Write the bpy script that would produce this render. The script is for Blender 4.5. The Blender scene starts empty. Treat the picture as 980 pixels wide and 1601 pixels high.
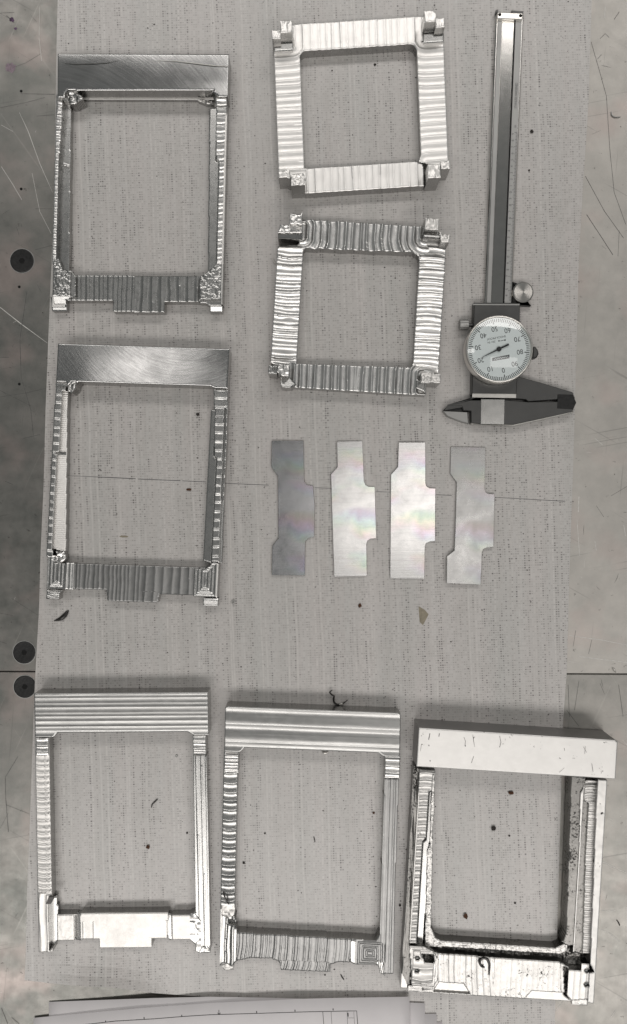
import bpy, bmesh, math, random
import numpy as np
from mathutils import Vector, Matrix

# ------------------------------------------------------------------ camera, lamps, exposure
S = 0.00036                 # metres per unit ("px" of the plan drawing; 1 unit = 0.36 mm)
NX, NY, D = 490.0, 800.0, 1250.0   # point under the lens, lens height in units
sc = bpy.context.scene
C = sc.collection
R = math.radians

cam_d = bpy.data.cameras.new('camera')
cam = bpy.data.objects.new('camera', cam_d); C.objects.link(cam)
cam.location = (0, 0, D * S)
cam_d.sensor_fit = 'VERTICAL'; cam_d.sensor_height = 36.0; cam_d.sensor_width = 24.0
cam_d.lens = 36.0 * D / 1601.0
cam_d.clip_start = 0.01; cam_d.clip_end = 50
sc.camera = cam

w = bpy.data.worlds.new('World'); sc.world = w; w.use_nodes = True
bg = w.node_tree.nodes['Background']
bg.inputs[0].default_value = (0.97, 1.0, 0.98, 1); bg.inputs[1].default_value = 0.122

def lamp(name, loc, sx, sy, power, col=(1, 0.955, 0.92)):
    l = bpy.data.lights.new(name, 'AREA'); l.shape = 'RECTANGLE'; l.size = sx; l.size_y = sy
    l.energy = power; l.color = col
    o = bpy.data.objects.new(name, l); C.objects.link(o); o.location = loc
    return o
# rows of fluorescent fixtures under the workshop ceiling, running left to right; the small last lamp is an addition
lamp('tube_or_glow_lamp', (0.30, 2.46, 3.0), 4.2, 0.80, 37.0)
lamp('tube_or_glow_lamp', (0.20, -1.84, 3.0), 4.2, 0.92, 45.0)
lamp('tube_or_glow_lamp', (1.05, -0.02, 3.0), 1.55, 0.54, 3.3)
lamp('tube_or_glow_lamp', (-0.72, 0.60, 3.0), 0.34, 0.22, 0.62)  # extra lamp, added to make a glow on the swirl-polished head

sc.view_settings.view_transform = 'Standard'
try: sc.view_settings.look = 'None'
except Exception: pass
sc.view_settings.exposure = 0.42; sc.view_settings.gamma = 1.0
sc.view_settings.use_curve_mapping = False
sc.cycles.max_bounces = 8

# ------------------------------------------------------------------ helpers
rnd = random.Random(5)
def W(px, py, h=0.0):
    """photo point lying h units above the mat -> plan units"""
    k = 1 - h / D
    return (NX + (px - NX) * k, NY + (py - NY) * k)
def V3(px, py, h=0.0, z=None):
    x, y = W(px, py, h)
    return Vector(((x - NX) * S, -(y - NY) * S, (h if z is None else z) * S))

def tag(o, label=None, cat=None, group=None, kind=None):
    if label: o['label'] = label
    if cat: o['category'] = cat
    if group: o['group'] = group
    if kind: o['kind'] = kind
    return o
def empty(name, loc, label=None, cat=None, group=None):
    o = bpy.data.objects.new(name, None); C.objects.link(o); o.location = loc
    o.empty_display_size = 0.01
    return tag(o, label, cat, group)
def link(name, me, mat=None, parent=None, loc=None):
    """world-space mesh -> object; re-centred on its thing (parent) or on loc"""
    o = bpy.data.objects.new(name, me); C.objects.link(o)
    off = Vector((0, 0, 0))
    if parent is not None:
        p = parent
        while p is not None:
            off += p.location; p = p.parent
        o.parent = parent
    elif loc is not None:
        off = Vector(loc); o.location = loc
    if off.length > 0: me.transform(Matrix.Translation(-off))
    if mat is not None:
        me.materials.clear(); me.materials.append(mat)
    return o
def bm_obj(name, bm, mat=None, parent=None, loc=None, smooth=False):
    me = bpy.data.meshes.new(name)
    bmesh.ops.recalc_face_normals(bm, faces=bm.faces)
    bm.to_mesh(me); bm.free()
    if smooth:
        for p in me.polygons: p.use_smooth = True
    return link(name, me, mat, parent, loc)

def prism(bm, pts, h0, h1, href=None, bevel=0.0):
    """extrude an outline (photo points read at height href) from h0 to h1; top edge chamfered"""
    href = h1 if href is None else href
    P = [V3(x, y, href) for x, y in pts]
    area = sum(P[i].x * P[(i + 1) % len(P)].y - P[(i + 1) % len(P)].x * P[i].y for i in range(len(P)))
    if area < 0: P.reverse()
    n = len(P)
    lo = [bm.verts.new((p.x, p.y, h0 * S)) for p in P]
    if bevel > 0:
        mid = [bm.verts.new((p.x, p.y, (h1 - bevel) * S)) for p in P]
        top = []
        for i in range(n):
            a, b, c = P[i - 1], P[i], P[(i + 1) % n]
            e1 = (b - a); e1.z = 0; e2 = (c - b); e2.z = 0
            e1.normalize(); e2.normalize()
            n1 = Vector((-e1.y, e1.x, 0)); n2 = Vector((-e2.y, e2.x, 0))
            m = n1 + n2
            if m.length < 1e-6: m = n1
            m.normalize(); q = max(0.5, m.dot(n1))
            t = b + m * (bevel * S / q)
            top.append(bm.verts.new((t.x, t.y, h1 * S)))
        rings = [lo, mid, top]
    else:
        top = [bm.verts.new((p.x, p.y, h1 * S)) for p in P]
        rings = [lo, top]
    for A, B in zip(rings[:-1], rings[1:]):
        for i in range(n):
            j = (i + 1) % n
            bm.faces.new((A[i], A[j], B[j], B[i]))
    bm.faces.new(top); bm.faces.new(lo[::-1])
    return bm
def circle(cx, cy, r, n=48, a0=0.0):
    return [(cx + r * math.cos(a0 + 2 * math.pi * i / n), cy + r * math.sin(a0 + 2 * math.pi * i / n)) for i in range(n)]
def disc_at(c, rr, zz, n=64, smooth=False):
    """lathe: c is world centre (x,y), rr/zz radii and heights in units -> bm"""
    bm = bmesh.new(); prev = None
    for r, z in zip(rr, zz):
        if r <= 0:
            ring = [bm.verts.new((c.x, c.y, z * S))]
        else:
            ring = [bm.verts.new((c.x + r * S * math.cos(2 * math.pi * i / n), c.y + r * S * math.sin(2 * math.pi * i / n), z * S)) for i in range(n)]
        if prev:
            for i in range(n):
                j = (i + 1) % n
                if len(prev) == 1 and len(ring) == 1: break
                if len(ring) == 1: bm.faces.new((prev[i], prev[j], ring[0]))
                elif len(prev) == 1: bm.faces.new((prev[0], ring[j], ring[i]))
                else: bm.faces.new((prev[i], prev[j], ring[j], ring[i]))
        prev = ring
    return bm
def tube(bm, pts, rad, n=8, flat=1.0):
    """swept tube through world points, radius list in units"""
    prev = None; m = len(pts)
    for i, p in enumerate(pts):
        t = (pts[min(i + 1, m - 1)] - pts[max(i - 1, 0)]).normalized()
        up = Vector((0, 0, 1)) if abs(t.z) < 0.9 else Vector((1, 0, 0))
        s = t.cross(up).normalized(); u = s.cross(t).normalized()
        r = (rad[i] if isinstance(rad, (list, tuple)) else rad) * S
        ring = [bm.verts.new(p + s * r * math.cos(2 * math.pi * k / n) + u * r * flat * math.sin(2 * math.pi * k / n)) for k in range(n)]
        if prev:
            for k in range(n):
                bm.faces.new((prev[k], prev[(k + 1) % n], ring[(k + 1) % n], ring[k]))
        else: bm.faces.new(ring[::-1])
        prev = ring
    bm.faces.new(prev)
    return bm

# ------------------------------------------------------------------ materials
def new_mat(name):
    m = bpy.data.materials.new(name); m.use_nodes = True
    nt = m.node_tree
    return m, nt, nt.nodes['Principled BSDF']
def nd(nt, t, **kw):
    n = nt.nodes.new(t)
    for k, v in kw.items(): setattr(n, k, v)
    return n
def mth(nt, op, a, b=None, c=None, clamp=False):
    n = nt.nodes.new('ShaderNodeMath'); n.operation = op; n.use_clamp = clamp
    for i, v in enumerate((a, b, c)):
        if v is None: continue
        if isinstance(v, (int, float)): n.inputs[i].default_value = v
        else: nt.links.new(v, n.inputs[i])
    return n.outputs[0]
def mixc(nt, f, a, b, mode='MIX'):
    n = nt.nodes.new('ShaderNodeMix'); n.data_type = 'RGBA'; n.blend_type = mode
    for s, v in ((n.inputs[0], f), (n.inputs[6], a), (n.inputs[7], b)):
        if isinstance(v, (int, float)): s.default_value = v
        elif isinstance(v, tuple): s.default_value = (*v, 1) if len(v) == 3 else v
        else: nt.links.new(v, s)
    return n.outputs[2]
def ramp(nt, f, stops):
    n = nt.nodes.new('ShaderNodeValToRGB'); e = n.color_ramp.elements
    while len(e) < len(stops): e.new(0.5)
    for i, (p, c) in enumerate(stops):
        e[i].position = p; e[i].color = (c, c, c, 1) if isinstance(c, (int, float)) else (*c, 1)
    nt.links.new(f, n.inputs[0])
    return n.outputs[0]
def noise(nt, vec, scale, detail=3, rough=0.55, w=None):
    n = nt.nodes.new('ShaderNodeTexNoise')
    n.inputs['Scale'].default_value = scale; n.inputs['Detail'].default_value = detail; n.inputs['Roughness'].default_value = rough
    nt.links.new(vec, n.inputs['Vector'])
    return n.outputs[0]
def objvec(nt, sx=1.0, sy=1.0, sz=1.0, rot=0.0):
    """object coordinates in plan units"""
    t = nt.nodes.new('ShaderNodeTexCoord')
    mp = nt.nodes.new('ShaderNodeMapping')
    mp.inputs['Scale'].default_value = (sx / S, sy / S, sz / S)
    mp0 = nt.nodes.new('ShaderNodeMapping'); mp0.inputs['Rotation'].default_value = (0, 0, rot)
    nt.links.new(t.outputs['Object'], mp0.inputs[0]); nt.links.new(mp0.outputs[0], mp.inputs[0])
    return mp.outputs[0]
def bump(nt, bsdf, height, strength=0.3, dist=1.0):
    b = nt.nodes.new('ShaderNodeBump'); b.inputs['Strength'].default_value = strength
    b.inputs['Distance'].default_value = dist * S
    nt.links.new(height, b.inputs['Height']); nt.links.new(b.outputs[0], bsdf.inputs['Normal'])

def metal(name, col=(0.80, 0.79, 0.77), rough=0.3, rvar=0.08, stretch=(1, 1), bstr=0.25, bscale=0.35, rot=0.0, dirt=0.0, dirt_scale=0.25, dirt_col=(0.03, 0.028, 0.025), cvar=0.12, dscr=0.0):
    m, nt, b = new_mat(name)
    v = objvec(nt, stretch[0], stretch[1], 1, rot)
    v0 = objvec(nt)
    n1 = noise(nt, v, bscale, 4, 0.6)
    n2 = noise(nt, v0, 0.03, 4, 0.6)
    n3 = noise(nt, v0, 0.12, 3, 0.6)
    c = mixc(nt, ramp(nt, n2, [(0.3, 0.0), (0.7, 1.0)]), tuple(x * (1 - cvar) for x in col), col)
    rough_v = mth(nt, 'MULTIPLY_ADD', n3, 2 * rvar, rough - rvar)
    if dirt > 0:
        d = noise(nt, v0, dirt_scale, 5, 0.7)
        d2 = noise(nt, v0, 0.035, 2, 0.5)
        dd = mth(nt, 'ADD', d, mth(nt, 'MULTIPLY', d2, 0.5))
        f = ramp(nt, dd, [(1.00 - dirt * 0.27, 0.0), (1.05 - dirt * 0.27, 1.0)])
        c = mixc(nt, f, c, dirt_col)
        rough_v = mth(nt, 'ADD', rough_v, mth(nt, 'MULTIPLY', f, 0.25))
        nt.links.new(mth(nt, 'SUBTRACT', 1.0, mth(nt, 'MULTIPLY', f, 0.8)), b.inputs['Metallic'])
    else:
        b.inputs['Metallic'].default_value = 1.0
    nt.links.new(c, b.inputs['Base Color']); nt.links.new(rough_v, b.inputs['Roughness'])
    h = n1
    if dscr > 0:
        vs = objvec(nt, 1, 0.03, 1, R(38)); vs2 = objvec(nt, 1, 0.03, 1, R(-48))
        s1 = noise(nt, vs, 0.5, 2, 0.6); s2 = noise(nt, vs2, 0.45, 2, 0.6)
        h = mth(nt, 'ADD', h, mth(nt, 'MULTIPLY', mth(nt, 'ADD', s1, s2), dscr))
    bump(nt, b, h, bstr, 0.6)
    return m

M = {}
M['alu'] = metal('milled_aluminium', (0.70, 0.695, 0.68), 0.30, 0.08, bstr=0.11)
M['alu_u'] = metal('milled_aluminium_grain', (0.74, 0.73, 0.715), 0.30, 0.08, stretch=(0.12, 1), bstr=0.35, bscale=0.7)
M['alu_ugrey'] = metal('grained_grey_aluminium', (0.45, 0.45, 0.44), 0.34, 0.08, stretch=(0.06, 1), bstr=0.07, bscale=0.5)
M['alu_soft'] = metal('satin_milled_aluminium', (0.76, 0.755, 0.74), 0.33, 0.08, stretch=(0.4, 1), bstr=0.07, bscale=0.3)
M['alu_frost'] = metal('bright_frosted_aluminium', (0.95, 0.935, 0.91), 0.44, 0.06, bstr=0.1, bscale=0.3, cvar=0.06)
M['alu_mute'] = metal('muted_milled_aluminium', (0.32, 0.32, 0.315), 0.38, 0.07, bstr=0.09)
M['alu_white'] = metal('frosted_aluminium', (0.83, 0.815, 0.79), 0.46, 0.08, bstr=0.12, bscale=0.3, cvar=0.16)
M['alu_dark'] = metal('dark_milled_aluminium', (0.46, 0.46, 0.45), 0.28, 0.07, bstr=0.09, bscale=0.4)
M['polished'] = metal('polished_aluminium', (0.50, 0.50, 0.495), 0.25, 0.06, bstr=0.045, bscale=0.12, dscr=0.8)
M['alu_shaded_side'] = metal('shaded_side_aluminium', (0.40, 0.395, 0.385), 0.26, 0.06, bstr=0.07)  # darker copy for upright faces; their shade is put into the base colour
M['mill_skin'] = metal('mill_finish_aluminium', (0.78, 0.77, 0.75), 0.5, 0.06, bstr=0.07, bscale=0.4, dirt=0.24, dirt_scale=0.10, cvar=0.05)
M['alu_oily'] = metal('oily_aluminium', (0.68, 0.67, 0.65), 0.42, 0.1, bstr=0.18, bscale=0.4, dirt=0.44, dirt_scale=0.3, dirt_col=(0.08, 0.075, 0.07))
M['alu_grime_shade'] = metal('grimy_shaded_aluminium', (0.24, 0.235, 0.225), 0.36, 0.1, bstr=0.22, bscale=0.3, dirt=0.62, dirt_scale=0.3, dirt_col=(0.05, 0.048, 0.045))  # grime, with the base darkened further to paint shade on the inner rail
M['steel_channel'] = metal('ground_channel_steel', (0.55, 0.54, 0.52), 0.13, 0.02, stretch=(1, 0.05), bstr=0.01, bscale=0.3)
M['steel'] = metal('satin_steel', (0.66, 0.65, 0.63), 0.22, 0.03, stretch=(1, 0.05), bstr=0.02, bscale=0.3)
M['steel_dark'] = metal('dark_satin_steel', (0.12, 0.12, 0.118), 0.42, 0.08, bstr=0.15, bscale=0.6)
M['steel_grey'] = metal('matte_grey_steel', (0.42, 0.42, 0.41), 0.5, 0.05, bstr=0.1, bscale=0.6)
def swirl(name, cx, cy, col, rough_, org):
    m, nt, b = new_mat(name)
    t = nd(nt, 'ShaderNodeTexCoord'); mp = nd(nt, 'ShaderNodeMapping')
    p = V3(cx, cy, 34); mp.inputs['Location'].default_value = (-(p.x - org[0]), -(p.y - org[1]), 0)
    nt.links.new(t.outputs['Object'], mp.inputs[0])
    sep = nd(nt, 'ShaderNodeSeparateXYZ'); nt.links.new(mp.outputs[0], sep.inputs[0])
    ln = nd(nt, 'ShaderNodeVectorMath', operation='LENGTH'); nt.links.new(mp.outputs[0], ln.inputs[0])
    r = mth(nt, 'DIVIDE', ln.outputs['Value'], S)
    n = nd(nt, 'ShaderNodeTexNoise'); n.noise_dimensions = '2D'; n.inputs['Scale'].default_value = 1.0; n.inputs['Detail'].default_value = 4
    ang = mth(nt, 'ARCTAN2', sep.outputs[1], sep.outputs[0])
    cb = nd(nt, 'ShaderNodeCombineXYZ'); nt.links.new(mth(nt, 'MULTIPLY', r, 0.4), cb.inputs[0]); nt.links.new(mth(nt, 'MULTIPLY', ang, 5.0), cb.inputs[1])
    nt.links.new(cb.outputs[0], n.inputs['Vector'])
    cl = noise(nt, objvec(nt), 0.035, 4, 0.6)
    c = mixc(nt, ramp(nt, n.outputs[0], [(0.3, 0.0), (0.72, 1.0)]), tuple(q * 0.78 for q in col), col)
    nt.links.new(c, b.inputs['Base Color']); b.inputs['Metallic'].default_value = 1.0
    nt.links.new(mth(nt, 'MULTIPLY_ADD', cl, 0.10, rough_ - 0.05), b.inputs['Roughness'])
    b.inputs['Anisotropic'].default_value = 0.35
    cx_ = nd(nt, 'ShaderNodeCombineXYZ')
    nt.links.new(mth(nt, 'MULTIPLY', sep.outputs[1], -1.0), cx_.inputs[0]); nt.links.new(sep.outputs[0], cx_.inputs[1])
    nm = nd(nt, 'ShaderNodeVectorMath', operation='NORMALIZE'); nt.links.new(cx_.outputs[0], nm.inputs[0])
    nt.links.new(nm.outputs[0], b.inputs['Tangent'])
    bump(nt, b, n.outputs[0], 0.05, 0.5)
    return m
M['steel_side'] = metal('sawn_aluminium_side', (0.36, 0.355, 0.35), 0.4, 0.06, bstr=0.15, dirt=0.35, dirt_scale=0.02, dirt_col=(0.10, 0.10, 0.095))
M['steel_bright'] = metal('bright_steel', (0.80, 0.78, 0.74), 0.3, 0.05, bstr=0.08)

def plain(name, col, rough=0.5, spec=0.5, metallic=0.0, nz=0.15, nscale=0.2, bstr=0.0):
    m, nt, b = new_mat(name)
    v = objvec(nt)
    n = noise(nt, v, nscale, 4, 0.6)
    c = mixc(nt, ramp(nt, n, [(0.3, 0.0), (0.7, 1.0)]), tuple(x * (1 - nz) for x in col), tuple(min(1, x * (1 + nz)) for x in col))
    nt.links.new(c, b.inputs['Base Color'])
    b.inputs['Roughness'].default_value = rough; b.inputs['Metallic'].default_value = metallic
    b.inputs['Specular IOR Level'].default_value = spec
    if bstr > 0: bump(nt, b, noise(nt, v, nscale * 2, 3, 0.6), bstr, 1.0)
    return m
M['black'] = plain('black_oxide', (0.012, 0.012, 0.012), 0.4, 0.4, nz=0.5, bstr=0.3)
M['chip_black'] = plain('scorched_chip', (0.02, 0.018, 0.016), 0.3, 0.6, metallic=0.3, nz=0.5)
M['hole_dark'] = plain('dark_recess', (0.01, 0.01, 0.01), 0.7, 0.2)
M['ink'] = plain('black_print', (0.02, 0.02, 0.022), 0.6, 0.2)
M['ink_grey'] = plain('grey_print', (0.10, 0.10, 0.105), 0.6, 0.2)
M['face'] = plain('dial_face_grey', (0.84, 0.88, 0.88), 0.5, 0.3, nz=0.02)
M['paper'] = plain('white_paper', (0.80, 0.775, 0.785), 0.75, 0.2, nz=0.03, nscale=0.02)
M['crumb'] = plain('brown_crumb', (0.09, 0.04, 0.02), 0.7, 0.3, nz=0.5, nscale=0.4)
M['crumb_dark'] = plain('dark_grit', (0.035, 0.03, 0.027), 0.7, 0.3, nz=0.5, nscale=0.4)
M['stain'] = plain('tan_stain', (0.28, 0.25, 0.19), 0.6, 0.3, nz=0.2)
M['purple'] = plain('purple_paint', (0.10, 0.06, 0.11), 0.6, 0.3, nz=0.5)
M['violet_haze'] = plain('faded_purple_paint', (0.24, 0.19, 0.22), 0.6, 0.3, nz=0.3)
M['scratch'] = plain('bare_scratch', (0.60, 0.59, 0.56), 0.45, 0.5, nz=0.2)
M['scuff'] = plain('grey_scuff', (0.22, 0.215, 0.21), 0.6, 0.3, nz=0.4, nscale=0.5)
M['scratch_dark'] = plain('dark_scratch', (0.12, 0.12, 0.115), 0.7, 0.2, nz=0.3)

def glass_mat():
    m = bpy.data.materials.new('dial_crystal'); m.use_nodes = True
    nt = m.node_tree; nt.nodes.clear()
    out = nd(nt, 'ShaderNodeOutputMaterial'); mx = nd(nt, 'ShaderNodeMixShader')
    tr = nd(nt, 'ShaderNodeBsdfTransparent'); gl = nd(nt, 'ShaderNodeBsdfGlossy'); fr = nd(nt, 'ShaderNodeLayerWeight')
    tr.inputs[0].default_value = (0.93, 0.95, 0.95, 1); gl.inputs['Roughness'].default_value = 0.05
    fr.inputs[0].default_value = 0.5
    nt.links.new(mth(nt, 'MULTIPLY_ADD', mth(nt, 'POWER', fr.outputs['Facing'], 5.0), 0.85, 0.11), mx.inputs[0]); nt.links.new(tr.outputs[0], mx.inputs[1]); nt.links.new(gl.outputs[0], mx.inputs[2])
    nt.links.new(mx.outputs[0], out.inputs[0])
    return m
M['crystal'] = glass_mat()

def mat_mat():
    m, nt, b = new_mat('woven_vinyl')
    v = objvec(nt, rot=R(-1.9))
    sep = nd(nt, 'ShaderNodeSeparateXYZ'); nt.links.new(v, sep.inputs[0])
    warp = noise(nt, objvec(nt), 0.006, 2, 0.5)
    x = mth(nt, 'ADD', sep.outputs[0], mth(nt, 'MULTIPLY', warp, 9.0)); y = sep.outputs[1]
    cx = mth(nt, 'DIVIDE', x, 3.4); ry = mth(nt, 'DIVIDE', y, 3.7)
    col = mth(nt, 'FLOOR', cx); row = mth(nt, 'FLOOR', ry)
    fx = mth(nt, 'FRACT', cx); fy = mth(nt, 'FRACT', ry)
    def wn(a, bb):
        cmb = nd(nt, 'ShaderNodeCombineXYZ')
        for i, q in enumerate((a, bb)):
            if isinstance(q, (int, float)): cmb.inputs[i].default_value = q
            else: nt.links.new(q, cmb.inputs[i])
        n = nd(nt, 'ShaderNodeTexWhiteNoise', noise_dimensions='2D'); nt.links.new(cmb.outputs[0], n.inputs['Vector'])
        return n.outputs['Value']
    r0 = wn(col, 7.3)
    cmb = nd(nt, 'ShaderNodeCombineXYZ'); nt.links.new(mth(nt, 'MULTIPLY', col, 0.73), cmb.inputs[0]); nt.links.new(mth(nt, 'MULTIPLY', y, 0.016), cmb.inputs[1])
    seg = nd(nt, 'ShaderNodeTexNoise'); seg.inputs['Scale'].default_value = 1.0; seg.inputs['Detail'].default_value = 2.0
    nt.links.new(cmb.outputs[0], seg.inputs['Vector'])
    segr = ramp(nt, seg.outputs[0], [(0.40, 0.0), (0.66, 1.0)])
    strength = mth(nt, 'MULTIPLY', mth(nt, 'POWER', r0, 1.7), segr)
    rr = wn(col, row)
    dx = mth(nt, 'ABSOLUTE', mth(nt, 'SUBTRACT', fx, 0.5)); dy = mth(nt, 'ABSOLUTE', mth(nt, 'SUBTRACT', fy, 0.5))
    dot = mth(nt, 'MULTIPLY', ramp(nt, dx, [(0.18, 1.0), (0.42, 0.0)]), ramp(nt, dy, [(0.12, 1.0), (0.36, 0.0)]))
    dotv = mth(nt, 'MULTIPLY', dot, mth(nt, 'MULTIPLY_ADD', mth(nt, 'POWER', rr, 1.6), 1.5, 0.12))
    dark = mth(nt, 'MULTIPLY', strength, dotv)
    base = mixc(nt, ramp(nt, noise(nt, objvec(nt, 1, 0.12), 0.016, 4, 0.6), [(0.3, 0.0), (0.7, 1.0)]), (0.49, 0.485, 0.465), (0.565, 0.54, 0.522))
    base = mixc(nt, ramp(nt, noise(nt, objvec(nt, 1, 0.03, 1), 0.09, 3, 0.6), [(0.35, 0.0), (0.65, 1.0)]), base, mixc(nt, 1.0, base, (0.975, 0.965, 0.96), 'MULTIPLY'))
    sm = ramp(nt, noise(nt, objvec(nt), 0.012, 5, 0.65), [(0.54, 0.0), (0.78, 1.0)])
    base = mixc(nt, mth(nt, 'MULTIPLY', sm, 0.4), base, (0.38, 0.37, 0.34))
    sp = ramp(nt, noise(nt, objvec(nt), 0.11, 4, 0.7), [(0.70, 0.0), (0.78, 1.0)])
    base = mixc(nt, mth(nt, 'MULTIPLY', sp, 0.25), base, (0.15, 0.13, 0.10))
    weave = mth(nt, 'MULTIPLY', mth(nt, 'MAXIMUM', ramp(nt, dx, [(0.30, 0.0), (0.5, 1.0)]), ramp(nt, dy, [(0.30, 0.0), (0.5, 1.0)])), mth(nt, 'MULTIPLY_ADD', rr, 0.16, 0.10))
    base = mixc(nt, weave, base, (0.30, 0.29, 0.28))
    # fainter all-over thread dots, tinted warm or green per column
    faint = mth(nt, 'MULTIPLY', dot, mth(nt, 'MULTIPLY', mth(nt, 'MULTIPLY_ADD', wn(col, 3.1), 0.65, 0.35), mth(nt, 'MULTIPLY', rr, 0.75)))
    base = mixc(nt, faint, base, (0.22, 0.205, 0.19))
    c = mixc(nt, mth(nt, 'MINIMUM', mth(nt, 'MULTIPLY', dark, 1.25), 0.85), base, (0.055, 0.045, 0.045))
    # light warp threads
    lt = mth(nt, 'MULTIPLY', mth(nt, 'MULTIPLY', mth(nt, 'POWER', wn(col, 21.7), 5.0), ramp(nt, dx, [(0.2, 1.0), (0.4, 0.0)])), 0.35)
    c = mixc(nt, lt, c, (0.70, 0.68, 0.65))
    nt.links.new(c, b.inputs['Base Color'])
    b.inputs['Roughness'].default_value = 0.36; b.inputs['Specular IOR Level'].default_value = 1.0
    bump(nt, b, mth(nt, 'SUBTRACT', mth(nt, 'MULTIPLY', rr, 0.3), mth(nt, 'ADD', weave, dark)), 0.25, 0.6)
    return m
M['mat'] = mat_mat()

def table_mat(name, wk):
    m, nt, b = new_mat(name)
    v = objvec(nt)
    n1 = noise(nt, v, 0.012, 6, 0.65); n2 = noise(nt, v, 0.05, 5, 0.65)
    sep = nd(nt, 'ShaderNodeSeparateXYZ'); nt.links.new(v, sep.inputs[0])
    c = mixc(nt, ramp(nt, n1, [(0.35, 0.0), (0.68, 1.0)]), (0.165, 0.17, 0.158), (0.27, 0.26, 0.243))
    # worn, stained area plus lamp reflection painted in as lightness towards the right
    worn_lit = mth(nt, 'MULTIPLY', ramp(nt, mth(nt, 'MULTIPLY_ADD', sep.outputs[0], 0.0016, 0.22), [(0.35, 0.0), (0.75, 1.0)]), wk)
    blot = ramp(nt, mth(nt, 'MULTIPLY_ADD', noise(nt, v, 0.02, 7, 0.7), 0.65, mth(nt, 'MULTIPLY', n2, 0.35)), [(0.36, 0.0), (0.68, 1.0)])
    c = mixc(nt, mth(nt, 'MULTIPLY', blot, mth(nt, 'MULTIPLY_ADD', worn_lit, 0.50, 0.06)), c, (0.74, 0.70, 0.65))
    grime = ramp(nt, noise(nt, v, 0.028, 6, 0.7), [(0.50, 0.0), (0.70, 1.0)])
    c = mixc(nt, mth(nt, 'MULTIPLY', grime, mth(nt, 'MULTIPLY_ADD', worn_lit, 0.35, 0.2)), c, (0.22, 0.215, 0.20))
    c = mixc(nt, mth(nt, 'MULTIPLY', worn_lit, 0.62), c, (0.56, 0.54, 0.505))
    pk = ramp(nt, noise(nt, v, 0.009, 3, 0.5), [(0.52, 0.0), (0.66, 1.0)])
    c = mixc(nt, mth(nt, 'MULTIPLY', pk, 0.30), c, (0.56, 0.44, 0.41))
    sp = ramp(nt, noise(nt, v, 0.09, 5, 0.75), [(0.655, 0.0), (0.70, 1.0)])
    c = mixc(nt, mth(nt, 'MULTIPLY', sp, 0.75), c, (0.06, 0.055, 0.05))
    for rot, st, th, colr, a in ((25, 0.02, 0.70, (0.55, 0.54, 0.5), 0.14), (-35, 0.02, 0.71, (0.55, 0.54, 0.5), 0.12), (80, 0.015, 0.70, (0.12, 0.12, 0.115), 0.35), (-60, 0.02, 0.71, (0.12, 0.12, 0.115), 0.3), (5, 0.02, 0.71, (0.12, 0.12, 0.115), 0.25)):
        s = noise(nt, objvec(nt, 1, st, 1, R(rot)), 0.22, 2, 0.5)
        c = mixc(nt, mth(nt, 'MULTIPLY', ramp(nt, s, [(th, 0.0), (th + 0.03, 1.0)]), a), c, colr)
    nt.links.new(c, b.inputs['Base Color'])
    b.inputs['Metallic'].default_value = 0.75
    nt.links.new(mth(nt, 'MULTIPLY_ADD', n2, 0.30, mth(nt, 'MULTIPLY_ADD', worn_lit, 0.12, 0.22)), b.inputs['Roughness'])
    bump(nt, b, n2, 0.10, 1.0)
    return m
M['table'] = table_mat('scuffed_table_plate', 1.0)
M['table_low'] = table_mat('duller_table_plate', 0.35)  # lower plate gets less of the painted-in lightness

def strip_mat(name, dark, seed):
    i_ = seed
    m, nt, b = new_mat(name)
    v = objvec(nt)
    sep = nd(nt, 'ShaderNodeSeparateXYZ'); nt.links.new(v, sep.inputs[0])
    wob = noise(nt, v, 0.02, 3, 0.6)
    yy = mth(nt, 'MULTIPLY_ADD', wob, 60.0, mth(nt, 'ADD', sep.outputs[1], seed * 37.0))
    x2 = mth(nt, 'MULTIPLY', mth(nt, 'MULTIPLY', sep.outputs[0], sep.outputs[0]), 0.006)
    t = mth(nt, 'ADD', yy, x2)
    hue = mth(nt, 'FRACT', mth(nt, 'DIVIDE', t, 58.0))
    hsv = nd(nt, 'ShaderNodeCombineColor', mode='HSV')
    nt.links.new(hue, hsv.inputs[0]); hsv.inputs[1].default_value = 0.35; hsv.inputs[2].default_value = 1.0
    amt = ramp(nt, noise(nt, objvec(nt, 0.5, 1), 0.022, 2, 0.5), [(0.45, 0.0), (0.62, 1.0)])
    base = (0.52, 0.52, 0.53) if dark else ((0.84, 0.83, 0.82) if i_ != 4 else (0.60, 0.595, 0.585))
    c = mixc(nt, mth(nt, 'MULTIPLY', amt, 0.42 if i_ != 4 else 0.25), base, mixc(nt, 1.0, hsv.outputs[0], base, 'MULTIPLY'))  # iridescent sheen painted into the base colour as pastel bands
    lines = noise(nt, objvec(nt, 0.04, 1), 0.35, 3, 0.6)
    c = mixc(nt, ramp(nt, lines, [(0.45, 0.0), (0.75, 0.35)]), c, tuple(q * 0.8 for q in base))
    nt.links.new(c, b.inputs['Base Color']); b.inputs['Metallic'].default_value = 1.0
    nt.links.new(mth(nt, 'MULTIPLY_ADD', noise(nt, v, 0.04, 5, 0.65), 0.30 if dark or i_ == 4 else 0.16, 0.06 if dark else 0.14), b.inputs['Roughness'])
    sm = ramp(nt, noise(nt, v, 0.05, 5, 0.7), [(0.5, 0.0), (0.68, 1.0)])
    c = mixc(nt, mth(nt, 'MULTIPLY', sm, 0.25 if dark or i_ == 4 else 0.10), c, (0.30, 0.29, 0.28))
    nt.links.new(c, b.inputs['Base Color'])
    bump(nt, b, lines, 0.05, 0.6)
    return m

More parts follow.
